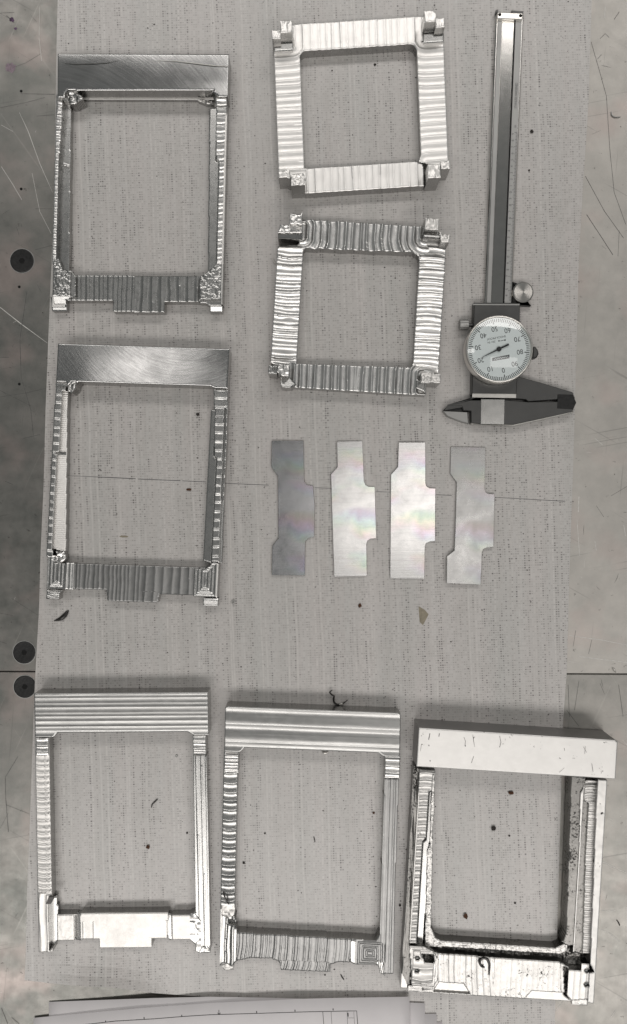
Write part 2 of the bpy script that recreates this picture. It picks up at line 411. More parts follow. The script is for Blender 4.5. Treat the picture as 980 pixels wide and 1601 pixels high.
# ------------------------------------------------------------------ setting: bench plates and mat
MAT_T = 3.0          # mat thickness, units; mat top is z = 0
TZ = -MAT_T
def plate(name, pts, h0, h1, mat, kind='structure', label=None):
    bm = bmesh.new(); prism(bm, pts, h0, h1, href=h1, bevel=0.8)
    o = bm_obj(name, bm, mat); tag(o, kind=kind)
    if label: o['label'] = label
    return o
plate('table', [(-700, -700), (1700, -700), (1700, 1055.9), (-700, 1045.9)], TZ - 40, TZ, M['table'], label='grey scuffed metal bench plate, upper one of two')
plate('table', [(-700, 1047.2), (1700, 1057.2), (1700, 2700), (-700, 2700)], TZ - 40, TZ, M['table_low'], label='grey scuffed metal bench plate, lower one of two')
plate('floor', [(-4000, -4000), (5000, -4000), (5000, 5000), (-4000, 5000)], -2500, -2490, M['table'])

left_e = [(-220, 96), (0, 90), (60, 88.5), (330, 84), (500, 76.5), (640, 71), (760, 68), (870, 63), (950, 61), (1000, 58), (1075, 54), (1300, 46), (1400, 42), (1500, 40), (1532, 38)]
right_e = [(-220, 933), (0, 925), (160, 920), (280, 912), (400, 905), (700, 897), (900, 890), (1050, 886), (1130, 880), (1570, 868), (1760, 862)]
bot_e = [(38, 1532), (88, 1538), (135, 1542), (180, 1544), (235, 1552), (320, 1558), (420, 1566), (560, 1580), (700, 1640), (780, 1720), (865, 1750)]
def interp(tab, t):
    for (a, b), (c, d) in zip(tab[:-1], tab[1:]):
        if t <= c: return b + (d - b) * (max(t, a) - a) / (c - a)
    return tab[-1][1]
def build_mat():
    bm = bmesh.new(); nu, nv = 60, 110
    top = []; 
    for j in range(nv + 1):
        row = []
        for i in range(nu + 1):
            s = i / nu
            xb = interp([(0, 38), (1, 865)], s)
            yb = interp(bot_e, xb)
            t = j / nv
            y = -220 + (yb + 220) * t
            xl, xr = interp(left_e, y), interp(right_e, y)
            x = xl + (xr - xl) * s
            dist = yb - y
            lift = 11.0 * math.exp(-((xb - 175) / 85.0) ** 2) * math.exp(-dist / 38.0)
            lift += 0.7 * math.exp(-(x - xl) / 6.0) * (0.5 + 0.5 * math.sin(y * 0.013)) + 0.4 * math.exp(-(xr - x) / 6.0)
            # under everything that stands on it the mat is flat
            px, py = W(x, y, lift)
            row.append((px, py, lift))
        top.append(row)
    vt = [[bm.verts.new(((p[0] - NX) * S, -(p[1] - NY) * S, p[2] * S)) for p in r] for r in top]
    vb = [[bm.verts.new(((p[0] - NX) * S, -(p[1] - NY) * S, (p[2] - MAT_T + 0.05) * S)) for p in r] for r in top]
    for j in range(nv):
        for i in range(nu):
            bm.faces.new((vt[j][i], vt[j + 1][i], vt[j + 1][i + 1], vt[j][i + 1]))
            bm.faces.new((vb[j][i], vb[j][i + 1], vb[j + 1][i + 1], vb[j + 1][i]))
    for i in range(nu):
        bm.faces.new((vt[0][i], vt[0][i + 1], vb[0][i + 1], vb[0][i])); bm.faces.new((vt[nv][i], vb[nv][i], vb[nv][i + 1], vt[nv][i + 1]))
    for j in range(nv):
        bm.faces.new((vt[j][0], vb[j][0], vb[j + 1][0], vt[j + 1][0])); bm.faces.new((vt[j][nu], vt[j + 1][nu], vb[j + 1][nu], vb[j][nu]))
    o = bm_obj('bench_mat', bm, M['mat'], loc=(0, 0, 0))
    tag(o, 'grey woven vinyl mat with dotted vertical threads covering the bench', 'mat')
    return o
mat_o = build_mat()
def ribbon(bm, pts, wd, h, z):
    P = [V3(x, y, h, z) for x, y in pts]
    L = []; Rr = []
    for i, p in enumerate(P):
        t = (P[min(i + 1, len(P) - 1)] - P[max(0, i - 1)]); t.normalize()
        n = Vector((-t.y, t.x, 0)) * (wd[i] if isinstance(wd, (list, tuple)) else wd) * S * 0.5
        L.append(bm.verts.new(p + n)); Rr.append(bm.verts.new(p - n))
    for i in range(len(P) - 1):
        bm.faces.new((L[i], Rr[i], Rr[i + 1], L[i + 1]))
# crease across the mat
for pts, wd in (([(104, 743), (180, 746.5), (212, 748)], [0.3, 1.2, 1.0]), ([(216, 748.5), (282, 751)], [1.0, 1.0]), ([(285, 751.2), (322, 753)], [0.8, 0.8]),
                ([(350, 755), (420, 758)], [0.8, 0.8]), ([(492, 762), (519, 763)], [0.7, 0.7]), ([(588, 768), (610, 769)], [0.7, 0.7]), ([(682, 773), (706, 774)], [0.9, 0.9]), ([(772, 777), (897, 784)], [0.7, 1.0])):
    bm = bmesh.new(); ribbon(bm, pts, wd, 0, 0.12); bm_obj('crease', bm, M['ink_grey'], mat_o)

# wear marks on the bench: bright and dark scratches lie in the plate surface
tables = [o for o in C.objects if o.name.startswith('table')]
bmL = {(0, 'l'): bmesh.new(), (0, 'd'): bmesh.new(), (1, 'l'): bmesh.new(), (1, 'd'): bmesh.new()}
def scr(pts, wd, tone):
    k = 0 if pts[0][1] < 1048 else 1
    ribbon(bmL[(k, tone)], pts, wd, TZ, TZ + 0.1)
for s in [([(30, 175), (44, 205), (62, 255), (82, 300)], [0.3, 1.0, 0.8, 0.3], 'l'), ([(2, 260), (20, 288), (34, 312)], 0.7, 'l'),
          ([(0, 480), (33, 506), (74, 536)], [0.8, 1.3, 0.4], 'l'), ([(50, 270), (62, 330), (80, 365)], 0.5, 'l'), ([(62, 10), (61, 60), (65, 95)], 0.6, 'l'),
          ([(20, 205), (2, 195)], 0.5, 'l'), ([(14, 103), (18, 106), (40, 98), (63, 84)], 0.6, 'd'), ([(0, 168), (40, 160), (70, 152)], 0.6, 'd'), ([(32, 146), (86, 147)], 0.7, 'd'),
          ([(57, 181), (85, 179)], 0.7, 'd'), ([(55, 390), (82, 383)], [1, 0.5], 'd'), ([(55, 326), (82, 326)], 0.6, 'd'), ([(42, 455), (31, 530), (33, 590), (48, 640), (52, 680)], 0.8, 'd'),
          ([(0, 620), (40, 614), (74, 606)], 0.6, 'd'), ([(0, 610), (48, 634)], 0.5, 'd'), ([(36, 685), (62, 679)], 0.8, 'd'), ([(0, 0 + 20), (22, 19)], 0.7, 'd'), ([(0, 958), (20, 962)], 0.5, 'd'),
          ([(10, 24), (22, 35)], 1.2, 'd'), ([(18, 935), (60, 962)], 0.4, 'd'), ([(8, 752), (20, 757)], 0.8, 'd'), ([(0, 558), (14, 558)], 0.9, 'd'),
          ([(924, 65), (937, 110), (948, 150), (953, 230), (960, 300), (978, 350)], 0.7, 'd'), ([(915, 275), (945, 330), (975, 372)], 0.8, 'd'), ([(917, 335), (940, 370), (958, 398)], 1.0, 'd'),
          ([(968, 360), (966, 400)], 0.5, 'd'), ([(960, 30), (968, 18)], 0.9, 'd'), ([(938, 60), (946, 52), (952, 58)], 0.8, 'd'), ([(940, 85), (934, 92)], 0.7, 'd'),
          ([(889, 993), (940, 1000), (980, 1008)], [0.6, 1.1, 0.8], 'l'), ([(905, 1026), (980, 1035)], 1.1, 'l'), ([(902, 812), (906, 868)], 0.8, 'l'), ([(905, 776), (904, 800)], 1.2, 'l'),
          ([(930, 685), (942, 695)], 0.9, 'l'), ([(930, 845), (932, 860)], 0.9, 'l'), ([(975, 820), (978, 838)], 0.9, 'l'), ([(946, 10), (945, 28)], 1.0, 'l'), ([(910, 1038), (888, 1033)], 0.5, 'l'),
          ([(896, 1010), (900, 985)], 0.5, 'd'), ([(920, 1022), (925, 1000)], 0.5, 'd'), ([(932, 790), (944, 808)], 0.5, 'd'), ([(980, 760), (955, 775)], 0.5, 'd'),
          ([(28, 1112 + 70), (14, 1150 + 55), (8, 1215), (9, 1250), (13, 1300)], 0.8, 'd'), ([(10, 1258), (46, 1272)], 0.5, 'd'), ([(0, 1295), (13, 1270)], 0.4, 'd'), ([(2, 1575), (12, 1600)], 1.0, 'd'), ([(18, 1590), (30, 1600)], 1.0, 'd'),
          ([(888, 1070), (890, 1120)], 0.7, 'd'), ([(905, 1064), (898, 1110)], 0.6, 'd'), ([(967, 1070), (974, 1120)], 0.7, 'd'), ([(886, 1110), (905, 1135)], 0.7, 'd'), ([(938, 1068), (945, 1085)], 0.5, 'd'),
          ([(940, 1346), (980, 1365)], [1.2, 0.6], 'l'), ([(938, 1452), (955, 1460), (970, 1472)], [0.6, 1.1, 0.7], 'l'), ([(940, 1423), (962, 1423)], 0.8, 'l'), ([(955, 1590), (962, 1580)], 0.8, 'l'), ([(880, 1565), (868, 1580)], 0.8, 'l')]:
    scr(*s)
rr_ = random.Random(11)
for i in range(55):
    right = rr_.random() < 0.55
    x = rr_.uniform(905, 978) if right else rr_.uniform(2, 60)
    y = rr_.uniform(0, 1600)
    a = rr_.uniform(0, 2 * math.pi); l = rr_.choice((4, 6, 9, 16))
    p = [(x, y), (x + l * 0.5 * math.cos(a) + rr_.uniform(-1, 1), y + l * 0.5 * math.sin(a)), (x + l * math.cos(a), y + l * math.sin(a))]
    if (p[0][1] - 1050) * (p[2][1] - 1050) < 0: continue
    scr(p, [0.2, rr_.uniform(0.3, 0.8), 0.2], rr_.choice('lddd'))
for (k, t), b_ in bmL.items():
    o = bm_obj('scratches', b_, M['scratch' if t == 'l' else 'scratch_dark'], tables[k]); o['kind'] = 'stuff'
bm = bmesh.new()
for x, y in ((33, 142), (33, 295), (30, 448), (30, 600)):
    prism(bm, circle(x, y, 2.2, 12), TZ + 0.02, TZ + 0.14, href=TZ)
o = bm_obj('drilled_holes', bm, M['hole_dark'], tables[0]); o['kind'] = 'stuff'
def blob(bm, cx, cy, r, h0, h1, seed, sx=1, sy=1, n=14):
    q = random.Random(seed)
    prism(bm, [(cx + sx * r * q.uniform(0.6, 1.15) * math.cos(2 * math.pi * i / n), cy + sy * r * q.uniform(0.6, 1.15) * math.sin(2 * math.pi * i / n)) for i in range(n)], h0, h1)
for (x, y, r, m_, sd) in ((18.5, 30, 4.5, 'purple', 1), (24, 44, 2.5, 'purple', 2), (17, 105, 9, 'violet_haze', 3)):
    bm = bmesh.new(); blob(bm, x, y, r, TZ + 0.02, TZ + 0.15, sd); bm_obj('paint_fleck', bm, M[m_], tables[0])

# ------------------------------------------------------------------ bench set screws
def set_screw(px, py, r, label):
    c = V3(px, py, TZ); t = empty('set_screw', (c.x, c.y, TZ * S), label, 'screw', 'black socket screws set in the bench plates')
    bm = disc_at(c, [r, r, r - 1.2, r * 0.35, 0], [TZ + 0.0, TZ + 1.0, TZ + 1.5, TZ + 1.2, TZ + 1.2], 40)
    bm_obj('head', bm, M['black'], t)
    bm = disc_at(c, [r + 1.0, r + 1.0, r, r], [TZ + 0.0, TZ + 0.5, TZ + 0.5, TZ], 40)
    bm_obj('rim', bm, M['steel_grey'], t)
    bm = bmesh.new(); prism(bm, circle(px, py, r * 0.26, 6), TZ + 1.15, TZ + 1.3, href=TZ); bm_obj('hex_socket', bm, M['hole_dark'], t)
    return t
set_screw(34.5, 407.5, 18.5, 'black socket screw beside the upper left polished frame')
set_screw(38, 1019.5, 17.5, 'black socket screw just above the bench seam')
set_screw(39, 1073, 17.5, 'black socket screw just below the bench seam, touching the ridged frame corner')

# ------------------------------------------------------------------ machined frames: stepped relief, one mesh per part
def vnoise(u, v, sx, sy, seed):
    g = np.random.default_rng(seed).random((97, 89)) * 2 - 1
    a = np.abs(u / sx + 13.7); b = np.abs(v / sy + 7.1)
    i = np.floor(a).astype(int); j = np.floor(b).astype(int); fa = a - i; fb = b - j
    fa = fa * fa * (3 - 2 * fa); fb = fb * fb * (3 - 2 * fb)
    G = lambda p, q: g[p % 97, q % 89]
    return (G(i, j) * (1 - fa) + G(i + 1, j) * fa) * (1 - fb) + (G(i, j + 1) * (1 - fa) + G(i + 1, j + 1) * fa) * fb
def scal(t, per, amp, seed, jit=0.25, tilt=0.5, off=0.4, pw=2.0):
    rg = np.random.default_rng(seed); n = 400
    e = np.cumsum(per * (1 + jit * (rg.random(n) * 2 - 1))) - 20 * per
    k = np.clip(np.searchsorted(e, t) - 1, 0, n - 2)
    f = np.clip((t - e[k]) / (e[k + 1] - e[k]), 0, 1)
    tl = (rg.random(n) * 2 - 1) * tilt * amp; of = (rg.random(n) * 2 - 1) * off * amp
    return amp * np.abs(2 * f - 1) ** pw + tl[k] * (f - 0.5) + of[k]
def across_v(per, amp, seed, bow=3.0, jit=0.25, nz=0.5, tilt=0.5, pw=2.0):      # scallops stacked along v
    def f(u, v, bb):
        q = (u - bb[0]) / max(1, bb[1] - bb[0]) * 2 - 1
        t = v + bow * q * q + nz * 1.3 * vnoise(u, v, 22, 26, seed + 1)
        return scal(t, per, amp, seed, jit, tilt, 0.4, pw) + nz * 0.42 * vnoise(u, v, 15, 4.5, seed + 2)
    return f
def across_u(per, amp, seed, bow=3.0, jit=0.25, nz=0.5, tilt=0.5):
    def f(u, v, bb):
        q = (v - bb[2]) / max(1, bb[3] - bb[2])
        t = u + bow * q * q + nz * 2.4 * vnoise(u, v, 26, 20, seed + 1)
        return scal(t, per, amp, seed, jit, tilt) + nz * 0.3 * vnoise(u, v, 4.5, 18, seed + 2)
    return f
def rough(amp, s, seed, sy=None):
    return lambda u, v, bb: amp * vnoise(u, v, s, sy or s, seed) + 0.5 * amp * vnoise(u, v, s * 0.45, (sy or s) * 0.45, seed + 3)
def slope(su, sv, tooth=0.0):
    def f(u, v, bb):
        z = su * (u - (bb[0] + bb[1]) / 2) + sv * (v - (bb[2] + bb[3]) / 2)
        if tooth: z = z + tooth * (np.mod(v, 3.0) < 1.5)
        return z
    return f
def rings(per, amp, seed, cu=None):                                     # concentric rectangles inside the region
    def f(u, v, bb):
        uc, vc = (bb[0] + bb[1]) / 2, (bb[2] + bb[3]) / 2
        d = np.minimum((bb[1] - bb[0]) / 2 - np.abs(u - uc), (bb[3] - bb[2]) / 2 - np.abs(v - vc))
        return scal(d, per, amp, seed, 0.1, 0.3, 0.3) + 0.2 * vnoise(u, v, 4, 4, seed)
    return f
def around(rects, per, amp, seed, nz=0.4, tilt=0.5):                    # tool path contours round the corner posts
    def f(u, v, bb):
        d = None
        for (a, b_, c, e) in rects:
            q = np.hypot(np.maximum(np.maximum(a - u, u - b_), 0), np.maximum(np.maximum(c - v, v - e), 0))
            d = q if d is None else np.minimum(d, q)
        return scal(d + nz * 1.2 * vnoise(u, v, 40, 40, seed), per, amp, seed, 0.2, tilt) + nz * 0.35 * vnoise(u, v, 16, 16, seed + 5)
    return f

class Frame:
    def __init__(self, origin, au, av, wid, hei, label, group='machined aluminium frames laid on the mat'):
        self.o = np.array(origin, float); self.eu = np.array((math.cos(R(au)), math.sin(R(au)))); self.ev = np.array((-math.sin(R(av)), math.cos(R(av))))
        self.Mi = np.linalg.inv(np.array((self.eu, self.ev)).T)
        self.nu, self.nv = wid, hei
        self.id = -np.ones((wid, hei), int); self.regs = []
        self.label = label; self.group = group; self.parts = {}
    def loc(self, px, py, h):
        x, y = W(px, py, h); return self.Mi @ (np.array((x, y)) - self.o)
    def rect(self, x0, y0, x1, y1, h):
        a = self.loc(x0, y0, h); b = self.loc(x1, y1, h)
        return (min(a[0], b[0]), max(a[0], b[0]), min(a[1], b[1]), max(a[1], b[1]))
    def add(self, part, h, pts, relief=None, mat='alu', hole=False, label=None):
        P = np.array([self.loc(x, y, h) for x, y in pts]); n = len(P)
        for _ in range(2):
            for i in range(n):
                j = (i + 1) % n; d = np.abs(P[j] - P[i])
                for ax in (0, 1):
                    if d[ax] < 3.2 and d[1 - ax] > 6 * d[ax] and d[1 - ax] > 7:
                        m_ = round((P[i][ax] + P[j][ax]) / 2) ; P[i][ax] = P[j][ax] = m_
        u, v = np.meshgrid(np.arange(self.nu) + 0.5, np.arange(self.nv) + 0.5, indexing='ij')
        ins = np.zeros(u.shape, bool)
        for i in range(n):
            (x1, y1), (x2, y2) = P[i], P[(i + 1) % n]
            if y1 == y2: continue
            c = ((y1 > v) != (y2 > v)) & (u < (x2 - x1) * (v - y1) / (y2 - y1) + x1)
            ins ^= c
        if hole: self.id[ins] = -1; return
        k = len(self.regs); self.id[ins] = k
        bb = (P[:, 0].min(), P[:, 0].max(), P[:, 1].min(), P[:, 1].max())
        self.regs.append((part, h, relief, mat, bb, label))
    def centre(self):
        iu, iv = np.nonzero(self.id >= 0)
        base = self.o + iu.mean() * self.eu + iv.mean() * self.ev
        return ((base[0] - NX) * S, -(base[1] - NY) * S)
    def build(self):
        nu, nv = self.nu, self.nv
        U, Vv = np.meshgrid(np.arange(nu + 1.0), np.arange(nv + 1.0), indexing='ij')
        ids = np.pad(self.id, 1, constant_values=-1)
        nb = [ids[:-1, :-1], ids[1:, :-1], ids[:-1, 1:], ids[1:, 1:]]       # the four cells round each vertex
        hb = np.array([r[1] for r in self.regs] + [0.0])
        H = []
        for k, (part, h, rel, mat, bb, lab) in enumerate(self.regs):
            z = np.full(U.shape, float(h))
            if rel is not None: z = z + rel(U, Vv, bb)
            low = np.zeros(U.shape, bool)
            for a in nb: low |= (a != k) & (hb[a] < h - 1)
            z = np.where(low, z - 0.7, z)
            H.append(np.maximum(z, 0.6))
        H.append(np.zeros(U.shape)); H = np.array(H)
        cc = (self.id >= 0)
        iu, iv = np.nonzero(cc)
        mean = np.array((iu.mean(), iv.mean())); base = self.o + mean[0] * self.eu + mean[1] * self.ev
        root = empty('machined_frame', ((base[0] - NX) * S, -(base[1] - NY) * S, 0), self.label, 'frame', self.group)
        def xyz(a, b, z):
            x = self.o[0] + a * self.eu[0] + b * self.ev[0]; y = self.o[1] + a * self.eu[1] + b * self.ev[1]
            return np.stack(((x - NX) * S, -(y - NY) * S, z * S), -1)
        # walls between neighbouring cells
        walls = {k: [] for k in range(len(self.regs))}
        for ax in (0, 1):
            A = ids[:-1, 1:-1] if ax == 0 else ids[1:-1, :-1]
            B = ids[1:, 1:-1] if ax == 0 else ids[1:-1, 1:]
            a, b = np.nonzero(A != B)
            v0 = (a, b); v1 = (a, b + 1) if ax == 0 else (a + 1, b)
            ia, ib = A[a, b], B[a, b]
            ha0, ha1, hb0, hb1 = H[ia, v0[0], v0[1]], H[ia, v1[0], v1[1]], H[ib, v0[0], v0[1]], H[ib, v1[0], v1[1]]
            up = (ha0 + ha1) >= (hb0 + hb1)
            own = np.where(up, ia, ib)
            t0, t1 = np.where(up, ha0, hb0), np.where(up, ha1, hb1); l0, l1 = np.where(up, hb0, ha0), np.where(up, hb1, ha1)
            q = np.stack((xyz(v0[0], v0[1], t0), xyz(v1[0], v1[1], t1), xyz(v1[0], v1[1], l1), xyz(v0[0], v0[1], l0)), 1)
            for k in walls:
                s = own == k
                if s.any(): walls[k].append(q[s])
        groups = {}
        for k, r in enumerate(self.regs):
            groups.setdefault((r[0]), []).append(k)
        for part, ks in groups.items():
            vs = []; fs = []; sm = []; mi = []; mats = []; nvt = 0; lab = None
            for k in ks:
                sel = self.id == k
                if not sel.any(): continue
                mname = self.regs[k][3]; lab = lab or self.regs[k][5]
                wname = {'alu_oily': 'alu_grime_shade', 'alu_grime_shade': 'alu_grime_shade', 'mill_skin': 'steel_side'}.get(mname, 'alu_shaded_side')
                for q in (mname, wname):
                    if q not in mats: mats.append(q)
                a, b = np.nonzero(sel)
                idx = -np.ones(U.shape, int)
                use = np.zeros(U.shape, bool)
                for da in (0, 1):
                    for db in (0, 1): use[a + da, b + db] = True
                pu, pv = np.nonzero(use); idx[pu, pv] = np.arange(len(pu)) + nvt
                vs.append(xyz(pu, pv, H[k][pu, pv])); nvt += len(pu)
                fs.append(np.stack((idx[a, b], idx[a, b + 1], idx[a + 1, b + 1], idx[a + 1, b]), 1))
                sm += [True] * len(a); mi += [mats.index(mname)] * len(a)
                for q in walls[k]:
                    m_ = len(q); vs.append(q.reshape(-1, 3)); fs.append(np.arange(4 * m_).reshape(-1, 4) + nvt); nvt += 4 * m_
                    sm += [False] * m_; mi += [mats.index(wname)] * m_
            if not fs: continue
            vs = np.concatenate(vs); fs = np.concatenate(fs)
            me = bpy.data.meshes.new(part.split('#')[0])
            me.vertices.add(len(vs)); me.vertices.foreach_set('co', vs.astype(np.float32).ravel())
            me.loops.add(fs.size); me.loops.foreach_set('vertex_index', fs.astype(np.int32).ravel())
            me.polygons.add(len(fs)); me.polygons.foreach_set('loop_start', np.arange(0, fs.size, 4, dtype=np.int32))
            me.polygons.foreach_set('use_smooth', np.array(sm, bool)); me.polygons.foreach_set('material_index', np.array(mi, np.int32))
            me.update(calc_edges=True)
            for mn in mats: me.materials.append(M[mn])
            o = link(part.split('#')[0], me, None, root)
            if lab: o['label'] = lab
            self.parts[part] = o
        return root

# --- frame 1: upper left, polished head
f = Frame((66, 66), 0.1, 1.45, 305, 440, 'tall frame with a smooth polished head, topmost in the left column')
f.add('side_rail#l', 24, [(88, 147), (107, 147), (105, 178), (100, 179), (98, 251), (94, 253), (91, 412), (81, 412)], across_v(8.2, 1.3, 3, 0.6, 0.08, 0.08, 0.2))
f.add('side_rail#l', 26, [(89, 146), (107, 146), (105, 177), (89, 177)], across_v(9.5, 1.8, 33, 1.0))
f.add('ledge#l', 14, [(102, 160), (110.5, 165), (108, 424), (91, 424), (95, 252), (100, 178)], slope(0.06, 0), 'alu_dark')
f.add('ledge#l', 18, [(97, 252), (108, 255), (108, 260), (97, 257)], None)
f.add('side_rail#r', 24, [(336, 150), (353, 150), (352, 178), (350.5, 300), (347, 412), (338, 412), (341.5, 254), (338, 251)], across_v(13.6, 1.7, 4, 1.0, 0.08, 0.08, 0.2))
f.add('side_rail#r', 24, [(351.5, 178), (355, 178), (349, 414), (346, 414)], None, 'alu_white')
f.add('side_rail#r', 26, [(336, 149), (355, 149), (354, 178), (339, 178)], across_v(15, 2.2, 14, 1.0))
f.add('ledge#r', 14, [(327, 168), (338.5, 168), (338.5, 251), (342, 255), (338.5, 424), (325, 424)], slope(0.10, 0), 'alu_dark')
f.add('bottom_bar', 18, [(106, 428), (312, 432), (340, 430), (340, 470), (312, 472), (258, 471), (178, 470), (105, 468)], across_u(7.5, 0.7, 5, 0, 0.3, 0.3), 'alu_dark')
f.add('bottom_bar', 18, [(210, 431.5), (312, 433), (312, 472), (210, 471)], across_u(13.4, 1.4, 6, 0, 0.1), 'alu_dark')
f.add('tab', 18, [(176, 468), (258, 470), (256, 487.5), (178, 486.5)], across_u(7.5, 0.7, 5, 0, 0.3, 0.3), 'alu_dark')
f.add('tab', 18, [(210, 469), (258, 470), (256, 487.5), (210, 487)], across_u(13.4, 1.4, 6, 0, 0.1), 'alu_dark')
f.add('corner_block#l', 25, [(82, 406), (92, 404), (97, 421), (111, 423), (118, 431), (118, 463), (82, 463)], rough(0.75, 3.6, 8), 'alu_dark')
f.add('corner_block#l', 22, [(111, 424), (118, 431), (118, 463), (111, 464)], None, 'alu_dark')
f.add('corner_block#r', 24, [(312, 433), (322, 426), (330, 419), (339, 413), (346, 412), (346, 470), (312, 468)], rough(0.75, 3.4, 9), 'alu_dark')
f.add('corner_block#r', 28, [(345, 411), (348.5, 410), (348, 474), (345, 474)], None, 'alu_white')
f.add('corner_block#r', 16, [(312, 468), (346, 470), (347, 477), (328, 477), (322, 474), (312, 473)], None, 'alu_dark')
f.add('foot#l', 17, [(80, 464), (112, 464), (104, 470), (102, 485), (80, 484)], slope(0, -0.5), 'alu_dark')
f.add('foot#l', 20, [(80, 464), (84, 464), (85, 475), (101, 475), (101, 478), (80, 480)], None, 'alu_white')
f.add('foot#r', 17, [(328, 477), (347.5, 478), (347.5, 488), (328, 487)], slope(0, -0.4), 'alu')
f.add('top_bar', 34, [(90, 83), (358, 84), (355, 150), (341, 150), (331, 142), (120, 140.5), (108, 150), (89, 148)], lambda u, v, bb: 0.6 * vnoise(u, v, 80, 40, 2) - 0.00080 * (v - bb[2]) ** 2 * (1 - np.clip((u - bb[0]) / (bb[1] - bb[0]), 0, 1) ** 3), 'swirl_a')
f.add('top_bar', 8, [(116, 153), (118, 154.5), (338, 156), (338, 153.5), (128, 153)], slope(0, 0.2), 'alu_white')
f.add('burr#l', 25, [(102, 150), (108, 143), (120, 142), (127, 149), (129, 155), (116, 161), (110, 161), (104, 156)], rough(1.6, 6, 31), 'alu_dark')
f.add('burr#r', 10, [(308, 156), (316, 154), (331, 157), (333, 162), (324, 163)], rough(1.5, 4, 32), 'alu_white')
M['swirl_a'] = swirl('cross_swirled_aluminium', 60, 330, (0.48, 0.48, 0.475), 0.18, f.centre())
F1 = f.build()

for pts, wd, mt in (([(101, 98.5), (120, 100.3), (150, 99.3), (167, 98.3), (184, 95)], [0.4, 0.9, 1.0, 0.8, 0.3], 'scratch_dark'), ([(238, 94), (275, 95.5), (310, 99.5), (335, 102.5), (357, 103.3)], [0.3, 1.0, 1.6, 1.4, 1.2], 'scratch')):
    bm = bmesh.new(); ribbon(bm, pts, wd, 34, 34.9); o = bm_obj('scratch', bm, M[mt]); bpy.context.view_layer.update()
    o.data.transform(Matrix.Translation(-(F1.location + f.parts['top_bar'].location))); o.parent = f.parts['top_bar']
# --- frame 2: polished head with swirl
f = Frame((78, 510), 1.8, 3.0, 305, 450, 'tall frame with a dark swirl-polished head, below the black screw')
f.add('side_rail#l', 24, [(87, 603), (103, 603), (101, 630), (96, 633), (94, 700), (90, 710), (84, 870), (73.5, 870), (84, 633), (86, 632)], across_v(13.4, 1.5, 43, 0.5, 0.2, 0.2, 0.1, 9.0), 'alu_dark')
f.add('ledge#l', 16, [(101, 612), (106, 612), (106, 640), (103, 862), (85.5, 858), (90, 711), (94.5, 705), (97, 636)], slope(-0.02, 0, 1.6), 'alu_white')
f.add('ledge#l', 12, [(91, 706), (105, 708), (105, 711), (90, 710)], None, 'alu_dark')
f.add('side_rail#r', 24, [(334, 604), (355, 606), (354, 650), (352, 700), (345.5, 878), (331, 878), (337.5, 716), (335, 712)], across_v(13.3, 1.5, 44, 1.0, 0.1, 0.2, 0.1, 9.0), 'alu_dark')
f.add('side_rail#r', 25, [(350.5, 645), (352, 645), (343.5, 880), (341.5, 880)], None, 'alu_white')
f.add('side_rail#r', 14, [(352, 640), (355, 640), (346.5, 880), (343.5, 880)], None, 'alu_dark')
f.add('ledge#r', 14, [(329, 640), (336, 640), (335, 712), (338, 717), (331, 880), (318, 876), (326, 714)], slope(0.12, 0), 'alu_dark')
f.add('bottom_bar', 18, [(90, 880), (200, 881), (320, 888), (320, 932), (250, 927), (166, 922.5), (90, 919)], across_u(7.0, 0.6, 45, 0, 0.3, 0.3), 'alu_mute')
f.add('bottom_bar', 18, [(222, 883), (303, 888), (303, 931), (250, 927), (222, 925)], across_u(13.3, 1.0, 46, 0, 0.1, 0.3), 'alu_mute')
f.add('bottom_bar', 20, [(103, 880), (115, 880), (114, 922), (102, 921)], across_u(5.5, 0.8, 47, 0, 0.1), 'alu')
f.add('tab', 18, [(166, 921), (250, 926), (246, 942), (168, 939)], across_u(7.0, 0.6, 45, 0, 0.3, 0.3), 'alu_mute')
f.add('tab', 18, [(222, 924), (250, 926), (246, 942), (222, 941)], across_u(13.3, 1.0, 46, 0, 0.1, 0.3), 'alu_mute')
f.add('corner_block#l', 24, [(75, 868), (88, 868), (88, 880), (103, 881), (102, 920), (72.5, 920)], rings(5.2, 1.4, 49), 'alu_dark')
f.add('corner_block#l', 19, [(86, 862), (100, 861), (103, 872), (96, 880), (88, 880)], rough(1.2, 5, 50), 'alu')
f.add('corner_block#r', 24, [(303, 890), (320, 889), (328, 884), (332, 878), (340, 879), (337, 933), (303, 931)], rings(5.5, 1.2, 51), 'alu_dark')
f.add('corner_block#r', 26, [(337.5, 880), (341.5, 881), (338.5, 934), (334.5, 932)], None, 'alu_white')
f.add('foot#l', 17, [(72, 921), (98, 921), (93, 928), (92, 937), (72, 936)], across_v(8, 1.6, 52, 3, 0.1), 'alu_dark')
f.add('foot#r', 17, [(318, 934), (341, 935), (340, 948), (318, 946)], across_v(6.5, 1.6, 53, 0, 0.1), 'alu')
f.add('top_bar', 34, [(90, 537), (358, 545), (355.5, 606), (336, 606), (328, 602), (122, 597), (111, 604), (87, 603)], lambda u, v, bb: 0.4 * vnoise(u, v, 60, 34, 6), 'swirl_b')
f.add('top_bar', 28, [(87, 597.5), (106, 598), (106, 604), (87, 603)], across_v(3, 0.6, 54, 0), 'alu_dark')
f.add('burr', 30, [(105, 604), (112, 596), (120, 597), (117, 608), (111, 614), (106, 610)], rough(2.5, 5, 55), 'alu')
M['swirl_b'] = swirl('arc_swirled_aluminium', 285, 440, (0.46, 0.46, 0.455), 0.17, f.centre())
F2 = f.build()

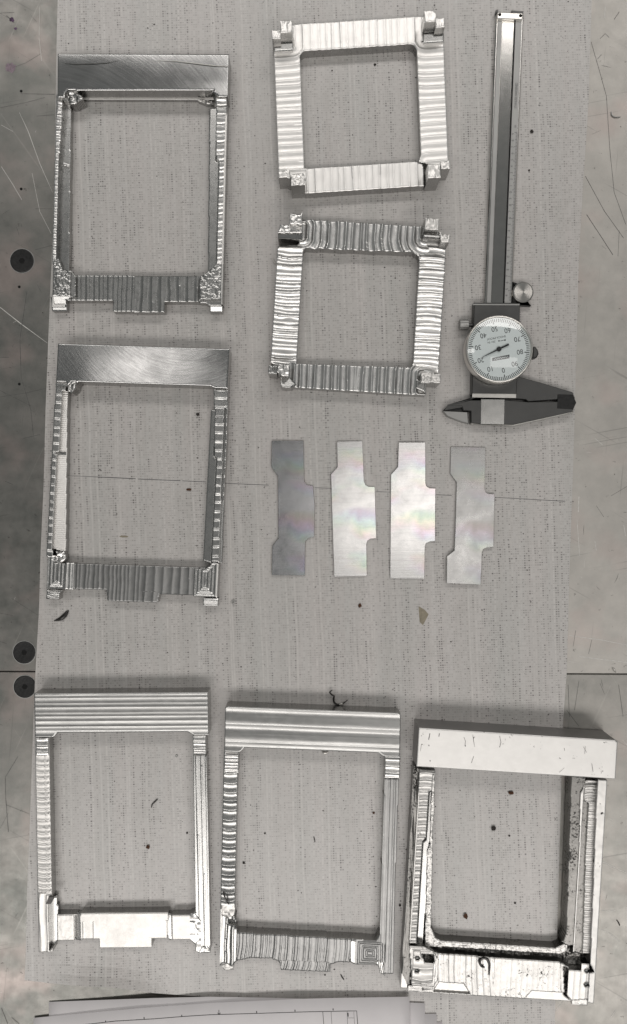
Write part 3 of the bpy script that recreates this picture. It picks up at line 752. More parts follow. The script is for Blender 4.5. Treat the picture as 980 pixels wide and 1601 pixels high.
# --- frame 3: top centre, square
f = Frame((420, 42), -3.7, -2.2, 300, 300, 'square frame with tall corner posts and frosted bars, nearest the caliper tail')
hp = 20
rc = [f.rect(425, 46, 458, 72, hp), f.rect(663, 30, 697, 58, hp), f.rect(436, 270, 478, 305, hp), f.rect(668, 255, 705, 300, hp)]
rel = around(rc, 10.5, 1.0, 61, 0.5)
f.add('side_rail#l', hp, [(427, 72), (456, 70), (470, 82), (475, 262), (453, 278), (437, 278)], rel, 'alu_frost')
f.add('side_rail#r', hp, [(648, 66), (694, 62), (700, 254), (690, 262), (656, 252)], rel, 'alu_frost')
f.add('top_bar', hp, [(456, 38), (662, 24.5), (664, 60), (650, 72), (642, 67.5), (478, 79), (470, 86), (456, 72)], rel, 'alu_frost')
f.add('bottom_bar', hp, [(474, 261), (482, 262), (648, 252), (660, 256), (663, 262), (662, 290), (477, 302.5), (477, 280), (455, 275)], rel, 'alu_frost')
f.add('void', hp, [(477, 79.5), (640, 68), (647, 70), (651, 78), (658, 243), (655, 250), (647, 252), (482, 261.5), (475, 257), (469, 90), (471, 82)], hole=True)
f.add('corner_block#a', 27, [(428, 64), (458, 62), (458, 76), (428, 78)], slope(0, -0.5), 'alu_dark')
f.add('corner_block#a', 57, [(438, 32), (441, 31), (455, 30.5), (456.5, 35), (457, 49), (438, 50)], rough(0.8, 3, 62, 9), 'alu_frost')
f.add('corner_block#a', 50, [(425, 46), (439, 45.5), (438.5, 59.5), (425, 60)], rough(0.8, 3, 63, 9), 'alu_frost')
f.add('corner_block#b', 26, [(662, 55), (693, 52), (694, 63), (662, 66)], slope(0, -0.5), 'alu_dark')
f.add('corner_block#b', 57, [(664, 16), (677, 15), (682, 20), (681.5, 33), (664, 34)], rough(0.8, 3, 64, 9), 'alu_frost')
f.add('corner_block#b', 50, [(681, 28), (695, 27), (695, 41), (681, 42)], rough(0.8, 3, 65, 9), 'alu_frost')
f.add('corner_block#c', 50, [(454, 271), (476, 269), (477, 288.5), (455, 290)], rough(1.2, 3.5, 66), 'alu_frost')
f.add('corner_block#c', 44, [(436, 266), (453, 265), (453, 279), (447, 277), (436, 277)], rough(0.8, 3.5, 67), 'alu_frost')
f.add('corner_block#d', 50, [(668, 258), (688, 256), (688, 276.5), (669, 277.5)], rough(0.8, 3, 68, 9), 'alu_frost')
f.add('corner_block#d', 44, [(688, 252), (703, 250), (704, 262), (690, 264)], rough(0.8, 3, 69), 'alu_frost')
F3 = f.build()

# --- frame 4: centre, square, strongly rippled
f = Frame((428, 332), 3.5, 3.4, 300, 310, 'square frame with shiny rippled bars, just left of the caliper dial')
rc = [f.rect(434, 350, 474, 372, hp), f.rect(664, 352, 702, 376, hp), f.rect(418, 566, 452, 600, hp), f.rect(658, 584, 690, 612, hp)]
relh = around(rc, 11.5, 2.5, 71, 0.7, 1.0); relv = across_v(13.0, 3.0, 72, 1.0, 0.35, 1.4, 0.9)
f.add('side_rail#l', hp, [(434, 384), (474, 386), (474, 392), (464, 568), (446, 578), (423, 566)], across_v(13.0, 2.4, 72, 0.8, 0.25, 0.7, 0.7), 'alu_soft')
f.add('side_rail#r', hp, [(654, 390), (662, 372), (697, 382), (686, 582), (660, 584), (646, 572)], across_v(12.0, 2.2, 73, -1.2, 0.25, 0.6, 0.7), 'alu_soft')
f.add('top_bar', hp, [(473, 343), (660, 353), (664, 378), (672, 392), (656, 402), (646, 394), (478, 387.5), (473, 392), (434, 390), (440, 384), (466, 382), (473, 374)], relh, 'alu_soft')
f.add('bottom_bar', hp, [(464, 568), (640, 574), (648, 570), (662, 578), (668, 590), (664, 617), (446, 606), (438, 590), (440, 572), (456, 566)], relh, 'alu_soft')
f.add('void', hp, [(478, 388), (645, 394.5), (652, 398), (655, 405), (646.5, 566), (643, 573), (636, 574), (464, 568.5), (474, 392)], hole=True)
f.add('corner_block#a', 38, [(434, 362), (473, 362), (473, 372), (434, 372)], slope(0, -0.9), 'alu_dark')
f.add('corner_block#a', 46, [(438, 352), (473, 351), (473, 363), (434, 364)], rough(0.7, 5, 74), 'alu')
f.add('corner_block#a', 57, [(453, 334), (470, 334), (473, 331), (473, 350), (453, 349)], rough(0.6, 4, 75), 'alu')
f.add('corner_block#b', 40, [(662, 361), (690, 362), (688, 374), (662, 373)], across_v(7, 2.5, 76, 0), 'alu_dark')
f.add('corner_block#b', 57, [(664.5, 341), (687, 341), (686, 359), (664.5, 359)], rough(1.0, 3, 77, 9), 'alu_white')
f.add('corner_block#b', 46, [(686, 361), (692, 366), (703, 367), (702, 378), (690, 376)], rough(1.4, 4, 78), 'alu_white')
f.add('corner_block#c', 34, [(438, 588), (454, 589), (463, 600), (455, 606), (440, 604)], slope(-0.3, 0.3), 'alu_dark')
f.add('corner_block#c', 50, [(434, 569), (452, 570), (452, 587), (440, 588), (434, 581)], rough(0.9, 4, 79), 'alu')
f.add('corner_block#c', 44, [(420, 570), (434, 571), (433, 584), (420, 584)], rough(1.2, 3, 80, 9), 'alu_dark')
f.add('corner_block#d', 30, [(652, 592), (664, 600), (664, 612), (650, 606)], None, 'alu_dark')
f.add('corner_block#d', 50, [(658, 581), (677, 582), (678, 590), (671, 598), (658, 599)], rough(1.4, 4, 81), 'alu_white')
f.add('corner_block#d', 46, [(676, 583), (689, 585), (689, 598), (672, 598)], rough(0.8, 4, 82), 'alu_white')
F4 = f.build()

# --- frame 5: bottom left
f = Frame((52, 1062), -0.4, -1.0, 300, 440, 'tall frame with a finely ridged grey head, leftmost of the bottom row')
f.add('side_rail#l', 21, [(55, 1153), (76, 1153), (79.5, 1300), (80.5, 1400), (80, 1420), (58, 1420)], across_v(8.0, 0.9, 91, 2.5, 0.3, 0.5), 'alu_white')
f.add('side_rail#l', 23, [(56, 1153), (75.5, 1153), (75.5, 1181), (56, 1180)], across_v(9, 1.4, 92, 1), 'alu')
f.add('foot#l', 22.5, [(59, 1396), (76, 1396), (80, 1412), (80, 1474), (82, 1480), (81, 1488.5), (59.5, 1488)], across_u(9, 0.9, 93, 0, 0.2), 'alu_white')
f.add('corner_block#l', 10, [(79, 1404), (90, 1400), (92, 1425), (91, 1468), (81, 1480)], None, 'alu_dark')
f.add('corner_block#l', 18, [(90, 1429), (119, 1429.5), (119, 1470), (88, 1470)], rough(0.2, 6, 94), 'alu_white')
f.add('bottom_bar', 11, [(117, 1427), (128, 1427), (128, 1468), (117, 1470)], slope(0.2, 0), 'alu_dark')
f.add('bottom_bar', 20, [(125, 1426), (263, 1427), (263, 1467), (238, 1467), (155, 1467), (125, 1466.5)], lambda u, v, bb: 0.25 * vnoise(u, v, 30, 30, 4) + 0.5 * (np.mod(u + 3, 16) < 1.2) * (np.abs(u - 150) > 45), 'alu_white')
f.add('tab', 20, [(154.5, 1465), (238, 1465.5), (236, 1482.5), (155, 1482)], lambda u, v, bb: 0.5 * (np.abs(u - v + 310) < 0.8), 'alu_white')
f.add('corner_block#r', 11, [(262, 1427), (269, 1429), (269, 1470), (262, 1468)], None, 'alu_dark')
f.add('corner_block#r', 18, [(268, 1430.5), (300, 1430), (300, 1469), (268, 1469)], None, 'alu_white')
f.add('corner_block#r', 18, [(297, 1430), (303, 1424), (314, 1422), (314, 1490), (306, 1488), (305, 1477), (297, 1470)], rough(0.7, 9, 95), 'alu')
f.add('side_rail#r', 22, [(302, 1149), (322, 1149), (322.5, 1182), (301, 1181)], across_v(10, 1.8, 96, 0), 'alu')
f.add('side_rail#r', 22, [(301, 1181), (323, 1181), (329, 1486), (314, 1489), (313, 1440), (304, 1430)], lambda u, v, bb: scal(u - bb[0] - 0.006 * v + 1, 7.6, 1.1, 97, 0.06, 0.3, 0.2) + 0.1 * vnoise(u, v, 5, 40, 9), 'alu_dark')
f.add('side_rail#r', 22, [(314, 1478), (328, 1478), (328, 1489), (314, 1490)], rough(0.9, 5, 98), 'alu')
f.add('void', 20, [(88, 1146), (296, 1144), (303, 1152), (305, 1424), (300, 1430), (96, 1430), (86, 1418), (79, 1300), (78, 1154)], hole=True)
f.add('side_rail#l', 21, [(70, 1180), (77.5, 1180), (80.5, 1398), (72, 1398)], across_v(8.0, 0.9, 91, 2.5, 0.3, 0.5), 'alu_white')
f.add('bottom_bar', 20, [(125, 1426), (263, 1427), (263, 1440), (125, 1440)], lambda u, v, bb: 0.25 * vnoise(u, v, 30, 30, 4), 'alu_white')
f.add('top_bar', 35, [(53, 1083), (324.5, 1082), (325, 1149), (303, 1149), (293, 1143), (90, 1146), (82, 1153), (54, 1153)], lambda u, v, bb: scal(v - bb[2], 6.6, 0.26, 99, 0.35, 1.2, 0.5) + 0.05 * vnoise(u, v, 60, 3, 12), 'alu_ugrey')
F5 = f.build()

# --- frame 6: bottom middle
f = Frame((352, 1086), 2.2, 1.25, 300, 450, 'tall frame with a broadly fluted head, middle of the bottom row')
f.add('side_rail#l', 21, [(350, 1174), (373, 1175), (371.5, 1212), (369, 1420), (343, 1420), (348, 1210)], across_v(13.8, 1.5, 101, 1.5, 0.1, 0.25), 'alu_dark')
f.add('side_rail#l', 23, [(350.5, 1174), (374, 1175), (372, 1207), (350.5, 1206)], across_v(10, 2.0, 102, 0), 'alu')
f.add('bottom_bar', 20, [(366, 1456), (380, 1458.5), (556, 1467), (556, 1508), (548, 1504), (530, 1503.5), (518, 1508), (438, 1503), (425, 1497.5), (392, 1497), (380, 1500), (366, 1503)], across_u(7.8, 1.2, 103, 3, 0.4, 0.3), 'alu_mute')
f.add('tab', 20, [(436, 1500), (518, 1505), (515.5, 1519.5), (439, 1516)], across_u(7.8, 1.2, 103, 3, 0.4, 0.3), 'alu_mute')
f.add('corner_block#l', 22, [(344, 1418), (360, 1420), (370, 1440), (370, 1503), (362, 1510), (344, 1510)], across_u(10.5, 2.2, 104, 1, 0.2), 'alu_dark')
f.add('corner_block#l', 21, [(346, 1414), (366, 1418), (368, 1430), (357, 1434), (347, 1430)], rough(1.0, 9, 105), 'alu_white')
f.add('corner_block#l', 12, [(359, 1432.5), (369.5, 1433), (369.5, 1441.5), (359, 1441)], None, 'alu_dark')
f.add('foot#l', 19, [(344, 1506), (350, 1503), (365, 1510), (365, 1517), (350, 1516)], rough(1.2, 6, 106), 'alu_white')
f.add('corner_block#r', 12, [(549, 1467), (557, 1467), (556, 1508), (547, 1504)], None, 'alu_dark')
f.add('corner_block#r', 20, [(555, 1467.5), (590, 1470), (602, 1470), (600, 1512), (590, 1508), (556, 1507)], rings(6.0, 1.4, 107), 'alu_mute')
f.add('foot#r', 19, [(586, 1502), (602, 1504), (603, 1525), (594, 1521), (592, 1512)], across_u(6, 2, 108, -5), 'alu')
f.add('side_rail#r', 21, [(601, 1180), (625, 1183), (624, 1216), (601, 1216)], across_v(10.5, 1.9, 109, 0), 'alu')
f.add('side_rail#r', 21, [(600, 1216), (624, 1217), (621, 1300), (617, 1400), (614.5, 1522), (602, 1522), (600, 1475), (588, 1470), (594, 1455)], lambda u, v, bb: scal(u - bb[0] + 0.008 * v, 7.8, 1.1, 110, 0.1, 0.5, 0.3) + 0.06 * vnoise(u, v, 5, 40, 10), 'alu_mute')
f.add('void', 20.5, [(382, 1166), (590, 1176), (601, 1184), (599.5, 1300), (594.5, 1400), (593, 1458), (587, 1470), (382, 1458.5), (371, 1450), (369, 1400), (371.5, 1250), (373.5, 1180)], hole=True)
f.add('top_bar', 35, [(352, 1106), (356, 1105), (622, 1113), (626, 1117), (625.5, 1183), (602, 1182), (591, 1176.5), (382, 1168.5), (374, 1176), (350, 1174)], lambda u, v, bb: 0.85 * np.cos((v - bb[2] + 4) / 13.0 * math.pi) + scal(v - bb[2], 13.2, 0.35, 111, 0.05, 1.0) + 0.06 * vnoise(u, v, 60, 3, 14), 'alu_ugrey')
F6 = f.build()

# --- frame 7: bottom right, oily, sawn block head
f = Frame((648, 1120), 3.6, 3.45, 335, 460, 'oily tall frame with a thick unmachined block head, rightmost of the bottom row')
h7 = 32
f.add('side_rail#l', 24, [(644, 1200), (657, 1200), (645, 1440), (640, 1480), (642, 1540), (626, 1545), (634, 1400)], rough(1.5, 5, 120, 60), 'alu_grime_shade')
f.add('side_rail#l', h7, [(655, 1203), (681, 1204), (675, 1235), (670, 1237), (666, 1310), (660, 1315), (651, 1475), (640, 1475), (651, 1300)], across_v(10.0, 1.6, 121, -1.5, 0.2, 0.6), 'alu_oily')
f.add('side_rail#l', h7 + 2, [(653.5, 1237), (655.2, 1237), (642.5, 1470), (640.5, 1470)], None, 'alu_white')
f.add('ledge#l', 16, [(670, 1236), (676, 1235), (672, 1310), (663, 1478), (651.5, 1476), (660.5, 1316), (666, 1311)], slope(0.10, 0), 'alu_dark')
f.add('ledge#l', 20, [(675, 1206), (681, 1206), (678, 1300), (675, 1450), (681, 1466), (690, 1474), (690, 1482), (664, 1478), (668, 1330), (672, 1320)], rough(0.6, 4, 122), 'alu_oily')
f.add('side_rail#r', 26, [(893, 1212), (915, 1214), (900, 1476), (886, 1480), (876, 1470)], slope(0.12, 0), 'alu_grime_shade')
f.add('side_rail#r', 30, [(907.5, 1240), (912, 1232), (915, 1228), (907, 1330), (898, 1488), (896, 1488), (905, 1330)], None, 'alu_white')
f.add('side_rail#r', 24, [(911, 1250), (921, 1252), (919, 1330), (912, 1492), (899, 1488), (906, 1328)], slope(0.03, 0), 'alu_grime_shade')
f.add('side_rail#r', 26, [(914, 1220), (936, 1220), (935, 1256), (920, 1256), (914, 1250)], across_v(8, 2.2, 123, -2), 'alu_oily')
f.add('side_rail#r', 28, [(920, 1254), (933, 1256), (925, 1492), (911, 1490), (917, 1335)], across_v(6.5, 1.3, 124, 0, 0.1, 0.3), 'alu_white')
f.add('side_rail#r', 36, [(935, 1218), (948, 1219), (930, 1569), (919, 1568), (925, 1490), (934, 1256)], rough(0.3, 12, 125), 'mill_skin')
f.add('bottom_bar', 20, [(676, 1464), (690, 1470), (868, 1482), (885, 1474), (889, 1478), (886, 1492), (868, 1493), (690, 1482), (676, 1478)], rough(0.6, 4, 126), 'alu_oily')
f.add('bottom_bar', 13, [(664, 1478), (690, 1479), (868, 1491), (890, 1480), (897, 1490), (890, 1508), (868, 1506), (690, 1491), (664, 1488)], rough(1.5, 5, 127), 'alu_grime_shade')
f.add('bottom_bar', 28, [(676, 1489), (878, 1505), (890, 1512), (890, 1567), (640, 1548), (676, 1545)], across_u(8.5, 0.8, 128, -5, 0.15, 0.3), 'alu_oily')
f.add('bottom_bar', 28.5, [(773, 1497), (876, 1504.5), (876, 1560), (771, 1556)], across_u(8.0, 0.25, 129, 0, 0.15, 0.2), 'alu_oily')
f.add('bottom_bar', 24, [(686, 1532), (724, 1537), (734, 1552.5), (676, 1547)], slope(0.0, 0.02), 'alu_white')
f.add('bottom_bar', 24, [(830, 1545), (880, 1551), (895, 1567), (818, 1560)], slope(0.0, 0.02), 'alu_white')
f.add('bottom_bar', 14, [(876, 1502), (889, 1508), (889, 1556), (878, 1549)], rough(1, 6, 130), 'alu_grime_shade')
f.add('corner_block#l', 30, [(640, 1478), (662, 1480), (678, 1488), (685, 1500), (684, 1532), (676, 1545), (644, 1546)], rings(5, 0.9, 131), 'alu_oily')
f.add('corner_block#l', 33, [(645, 1487), (657, 1486), (660, 1498), (672, 1501), (678, 1502), (676, 1536), (645, 1538)], across_v(16, 1.6, 132, 2), 'alu_white')
f.add('corner_block#l', 20, [(658, 1484), (676, 1487), (678, 1498), (662, 1498)], rough(2, 5, 133), 'alu_grime_shade')
f.add('foot#l', 24, [(627, 1520), (635, 1534), (638, 1545), (626, 1545)], None, 'alu_white')
f.add('foot#l', 26, [(638, 1541), (661, 1541), (659, 1551.5), (638, 1549)], rings(3, 0.8, 134), 'alu_oily')
f.add('corner_block#r', 14, [(889, 1488), (897, 1487), (912, 1490), (922, 1507), (910, 1510), (904, 1518), (888, 1514)], rough(1.2, 7, 135), 'alu_grime_shade')
f.add('corner_block#r', 33, [(888.5, 1516), (909, 1517), (910, 1507), (922, 1507), (919, 1562), (893, 1564), (887, 1556)], across_u(9, 0.5, 136, 0, 0.1, 0.2), 'alu_white')
f.add('foot#r', 27, [(894, 1560), (919, 1561), (919, 1572), (895, 1570)], rough(0.5, 6, 137), 'alu_white')
for i, (x, y, hh) in enumerate(((652, 1494.5, 33), (651, 1514.5, 33), (916, 1514.5, 33), (915, 1536, 33))):
    f.add('screw_hole#%d' % i, hh - 5, circle(x, y, 3.8, 14), lambda u, v, bb: -0.6 * (3.8 - np.hypot(u - (bb[0] + bb[1]) / 2, v - (bb[2] + bb[3]) / 2)), 'alu_dark')
f.add('void', 22, [(681, 1196), (892, 1212), (884, 1455), (880, 1468), (868, 1477), (860, 1478), (690, 1468), (680, 1462), (674, 1450), (678, 1300)], hole=True)
f.add('top_bar', 54, [(655, 1138), (962, 1157), (965.5, 1160), (962.5, 1219), (651, 1197), (651.5, 1165)], lambda u, v, bb: 0.15 * vnoise(u, v, 40, 40, 3), 'mill_skin')
f.add('burr', 20, [(644, 1197), (650, 1196), (653, 1206), (652, 1225), (647, 1232)], rough(2, 5, 138), 'alu_grime_shade')
F7 = f.build()

for pts, wd in (([(725, 1152), (727.5, 1158), (727, 1165)], 0.8), ([(739, 1148), (740, 1156), (742, 1167)], [0.5, 1.0, 0.5]), ([(740.5, 1182), (737, 1192)], 0.7), ([(672, 1146), (670, 1156)], 1.6), ([(687, 1146), (686, 1151)], 1.5),
                ([(659, 1163), (657, 1174)], 0.5), ([(781, 1150), (783, 1160), (781, 1168)], 0.9), ([(912, 1167), (917, 1176)], 0.7), ([(915, 1166), (914, 1178)], 0.5), ([(882, 1169), (882.5, 1173)], 0.8), ([(874, 1207), (882, 1200)], 0.5),
                ([(670, 1164), (670.8, 1166)], 1.8), ([(727, 1164), (727.4, 1166.5)], 2.0), ([(672, 1188), (672.6, 1190)], 1.8), ([(925, 1193), (927, 1206)], 0.9)):
    bm = bmesh.new(); ribbon(bm, pts, [q * 0.7 for q in wd] if isinstance(wd, list) else wd * 0.7, 54, 54.5); o = bm_obj('scratch', bm, M['scuff'])
    o.data.transform(Matrix.Translation(-(F7.location + f.parts['top_bar'].location))); o.parent = f.parts['top_bar']

# ------------------------------------------------------------------ dial caliper
cal = empty('dial_caliper', V3(770, 560, 0), 'steel dial caliper with a round grey dial face, lying jaws down the mat', 'caliper')
def part(name, pts, h0, h1, mat, bevel=0.6, parent=cal, href=None):
    bm = bmesh.new(); prism(bm, pts, h0, h1, href, bevel); return bm_obj(name, bm, M[mat], parent)
def bx(y, off):                                                         # beam edge at row y
    return 775.0 - 17.5 * (y - 30) / 440.0 + off
def strip(o0, o1, y0, y1): return [(bx(y0, o0), y0), (bx(y0, o1), y0), (bx(y1, o1), y1), (bx(y1, o0), y1)]
beam = part('beam', strip(0, 43.5, 22, 500), 0, 9, 'steel', 1.8)
part('guide_rail', strip(3.5, 10, 30, 495), 8.5, 11, 'steel_grey', 0.3, beam)
part('scale_rail', strip(31, 41, 30, 495), 8.5, 11, 'steel_grey', 0.3, beam)
part('channel', strip(10.6, 28.6, 33, 495), 8.5, 9.8, 'steel_channel', 0.3, beam)
part('rack_slot', strip(28.8, 30.8, 32, 495), 8.5, 9.3, 'hole_dark', 0, beam)
# graduations
bm = bmesh.new()
for i in range(118):
    y = 206 + i * 2.25
    l = 4.5 if i % 10 == 0 else (3.2 if i % 5 == 0 else 2.2)
    prism(bm, strip(41 - l - 0.3, 40.7, y, y + 0.7), 11.0, 11.08)
o = bm_obj('graduations', bm, M['ink_grey'], beam); o['kind'] = 'stuff'
def text(s, px, py, h, size, rot, mat, parent, name='lettering', sx=1.0):
    cu = bpy.data.curves.new(name, 'FONT'); cu.body = s; cu.size = size * S; cu.align_x = 'CENTER'; cu.align_y = 'CENTER'; cu.extrude = 0.0
    tmp = bpy.data.objects.new('tmp', cu); C.objects.link(tmp)
    dg = bpy.context.evaluated_depsgraph_get(); dg.update()
    me = bpy.data.meshes.new_from_object(tmp.evaluated_get(dg)); me.name = name
    bpy.data.objects.remove(tmp)
    me.transform(Matrix.Translation(V3(px, py, h)) @ Matrix.Rotation(R(rot), 4, 'Z') @ Matrix.Diagonal((sx, 1, 1, 1)))
    return link(name, me, mat, parent)
text('STAINLESS HARDENED', bx(150, 36.5), 149, 11.1, 5.4, 90 - 2.3, M['ink_grey'], beam, sx=0.72)
text('in', bx(197, 37), 197, 11.1, 6, 90, M['ink_grey'], beam)
for i in range(26):
    y = 209 + i * 10.1
    text(str((9 - i) % 10), bx(y, 34.3), y, 11.1, 5.5, 88, M['ink_grey'], beam)
# end stop
es = part('end_stop', [(777.5, 18.5), (817.5, 20), (816.5, 30), (777, 28.5)], 9, 15, 'steel_bright', 1.0)
for x, y in ((781.3, 22.2), (813.7, 23.8)):
    part('screw', circle(x, y, 2.6, 16), 14.5, 15.2, 'hole_dark', 0, es)
part('end_lug', [(775.5, 14.5), (779, 14.5), (779, 19), (775.5, 20)], 0, 10, 'steel_dark', 0.4)
part('end_lug', [(800, 15.5), (818, 17), (818, 21), (800, 20)], 0, 8, 'steel_dark', 0.4)
# slider and jaws
part('slider', [(741, 472.5), (813, 473), (812, 540), (808, 600), (807, 622), (737.5, 616), (739, 560)], 1.0, 18, 'steel_dark', 1.0)
part('slider_strip', [(738.3, 614.5), (807, 615.2), (807, 622), (737.7, 621)], 17.9, 19, 'steel_bright', 0.4, href=19)
part('slider_lip', [(739, 474.2), (812.5, 474.6), (812.5, 477), (739, 476.6)], 17.8, 19, 'steel_grey', 0.4)
mj = part('moving_jaw', [(806, 588), (815, 589.5), (850, 599), (895, 612.5), (899, 622), (826, 627), (822, 624), (790, 621), (737, 622), (735, 624.5), (700, 633), (696, 640), (722, 635.5), (724, 627), (752, 618), (800, 610)], 0.5, 13, 'steel_dark', 0.7)
fj = part('fixed_jaw', [(752, 624.5), (735, 624.5), (722, 628), (700, 633.4), (722, 634.8), (724, 641.5), (736, 642.5), (736, 661.5), (752, 663), (788, 664), (802, 664.2), (894, 644), (896, 640), (901, 629), (900, 626.5), (826, 627.5), (790, 624)], 0.5, 13.6, 'steel_dark', 1.2)
part('edge_highlight', [(736, 660.6), (752, 662), (788, 663), (802, 663.2), (894, 643), (896.2, 641), (896.5, 643.5), (894.5, 645.6), (802.5, 666), (788, 665.4), (736, 663.3)], 9, 13.9, 'steel_bright', 1.0, fj)  # bright strip added as the highlight along the jaw's bevelled edge
part('beam_end', [(752, 623.5), (789, 624), (788, 663), (751.5, 662.5)], 13.4, 14.4, 'steel', 0.3, fj)
part('jaw_bevel', [(872, 616), (895.5, 616.5), (901, 629), (896, 639.5), (871, 638)], 13.2, 14.0, 'black', 0.4, fj)
part('knife_jaw', [(692, 641.8), (731, 643.5), (732.3, 662), (716, 657), (700, 650.5)], 0.3, 10, 'steel_grey', 0.8)
part('knife_jaw', [(700, 634), (722, 635.2), (724, 642.5), (735, 643.4), (692.5, 641.6)], 0.3, 9, 'black', 0.3)
# lock screw: knurled knob on its side
def hcyl(name, x0, x1, yc, zc, r, mat, parent, knurl=0.0):
    bm = bmesh.new(); n = 32; prev = None
    for k, (x, q) in enumerate(((x0, 0.85), (x0 + 0.8, 1), (x1 - 0.8, 1), (x1, 0.85))):
        p = V3(x, yc, zc)
        ring = [bm.verts.new(p + Vector((0, r * q * (1 + (knurl if i % 2 else 0)) * S * math.cos(2 * math.pi * i / n), r * q * (1 + (knurl if i % 2 else 0)) * S * math.sin(2 * math.pi * i / n)))) for i in range(n)]
        if prev:
            for i in range(n): bm.faces.new((prev[i], prev[(i + 1) % n], ring[(i + 1) % n], ring[i]))
        else: bm.faces.new(ring[::-1])
        prev = ring
    bm.faces.new(prev)
    return bm_obj(name, bm, M[mat], parent)
hcyl('lock_screw', 717.5, 732.5, 507.3, 11, 7.8, 'steel_grey', cal, 0.05)
hcyl('lock_stem', 732, 742, 508, 11, 2.6, 'steel_dark', cal)
# thumb roller
c = V3(818, 456, 15)
tr = bm_obj('thumb_roller', disc_at(c, [0, 15.0, 16.0, 16.0, 14, 0], [2, 2, 3, 14, 15.4, 15.2], 64), None, cal)
part('roller_bracket', [(801, 440), (808, 442), (808, 476), (830, 478), (812, 476), (801, 476)], 0.5, 9, 'black', 0.3)
def radial_mat():
    m, nt, b = new_mat('radially_brushed_steel')
    t = nd(nt, 'ShaderNodeTexCoord'); mp = nd(nt, 'ShaderNodeMapping')
    lc = c - cal.location
    mp.inputs['Location'].default_value = (-lc.x, -lc.y, 0)
    nt.links.new(t.outputs['Object'], mp.inputs[0])
    sep = nd(nt, 'ShaderNodeSeparateXYZ'); nt.links.new(mp.outputs[0], sep.inputs[0])
    ln = nd(nt, 'ShaderNodeVectorMath', operation='LENGTH'); nt.links.new(mp.outputs[0], ln.inputs[0])
    n = nd(nt, 'ShaderNodeTexNoise'); n.noise_dimensions = '1D'; n.inputs['Scale'].default_value = 0.9; n.inputs['Detail'].default_value = 3
    nt.links.new(mth(nt, 'DIVIDE', ln.outputs['Value'], S), n.inputs['W'])
    tg = nd(nt, 'ShaderNodeTangent'); tg.direction_type = 'RADIAL'; tg.axis = 'Z'
    b.inputs['Base Color'].default_value = (0.62, 0.60, 0.57, 1); b.inputs['Metallic'].default_value = 1.0; b.inputs['Roughness'].default_value = 0.33
    b.inputs['Anisotropic'].default_value = 0.85
    # turned face: tangents run round the roller's own axis
    cx = nd(nt, 'ShaderNodeCombineXYZ')
    nt.links.new(mth(nt, 'MULTIPLY', sep.outputs[1], -1.0), cx.inputs[0]); nt.links.new(sep.outputs[0], cx.inputs[1])
    nm = nd(nt, 'ShaderNodeVectorMath', operation='NORMALIZE'); nt.links.new(cx.outputs[0], nm.inputs[0])
    nt.links.new(nm.outputs[0], b.inputs['Tangent'])
    bump(nt, b, n.outputs[0], 0.15, 0.4)
    return m
tr.data.materials.append(radial_mat())
# dial
DZ = 40.0
dcx, dcy = 781.0, 545.0
dc = V3(dcx, dcy, DZ)
bez = bm_obj('bezel', disc_at(dc, [44, 51, 51.5, 51.2, 50.2, 48.8, 48.0, 47.6], [18, 18, 22, DZ - 2, DZ, DZ, DZ - 1, DZ - 5], 96, True), M['steel_bright'], cal, smooth=True)
fc = bm_obj('dial_face', disc_at(dc, [0, 47.8], [DZ - 4.5, DZ - 4.5], 96), M['face'], cal)
K = 1 - DZ / D
def dpt(ang, r): return (dcx + r / K * math.cos(R(ang)), dcy + r / K * math.sin(R(ang)))
fh = DZ - 4.42
bm = bmesh.new()
for i in range(100):
    a = 78 + 3.6 * i
    r0 = 39.0 if i % 10 == 0 else (41.2 if i % 5 == 0 else 41.8)
    P0, P1 = dpt(a, r0), dpt(a, 46.5)
    ribbon(bm, [P0, P1], 1.15 if i % 10 else 1.35, DZ, fh)
o = bm_obj('tick_marks', bm, M['ink'], fc); o['kind'] = 'stuff'
def dtext(s, px, py, size, rot, mat=M['ink'], sx=1.0):
    o = text(s, px, py, DZ, size, rot, mat, fc, 'lettering', sx); o.location.z -= (DZ - fh) * S; return o
for i in range(10):
    x, y = dpt(78 + 36 * i, 32.0)
    dtext(str(i * 10), x, y, 10.5, 190, sx=0.95)
dtext('SHOCK-PROOF', 777, 526.5, 4.4, 190, sx=0.95)
dtext('.001 IN', 769.5, 533.2, 4.2, 190, M['ink'])
bm = bmesh.new()
for a, b_, c_ in (((791.5, 528.5), (791.5, 531.5), (787.5, 530.6)), ((780.0, 532.6), (780.0, 530.2), (784.0, 531.6))):
    bm.faces.new([bm.verts.new(V3(*q, DZ, fh)) for q in (a, b_, c_)])
ribbon(bm, [(784, 531.6), (787.5, 530.6)], 0.9, DZ, fh)
bm_obj('arrow_mark', bm, M['ink'], fc)
lg = bmesh.new(); lgp = [(770.5, 558.2), (797.6, 553.0), (797.3, 558.8), (770.5, 563.2)]
lg.faces.new([lg.verts.new(V3(*q, DZ, fh)) for q in lgp]); lo = bm_obj('logo_plate', lg, M['ink_grey'], fc)
bm = bmesh.new(); pts = []
for i in range(46):
    t = i / 45.0
    pts.append((773 + 22.5 * t, 560.6 - 4.4 * t + 1.4 * math.sin(t * 38) * (1 - 0.4 * t)))
ribbon(bm, pts, 0.55, DZ, fh + 0.05); bm_obj('logo_script', bm, M['face'], fc)
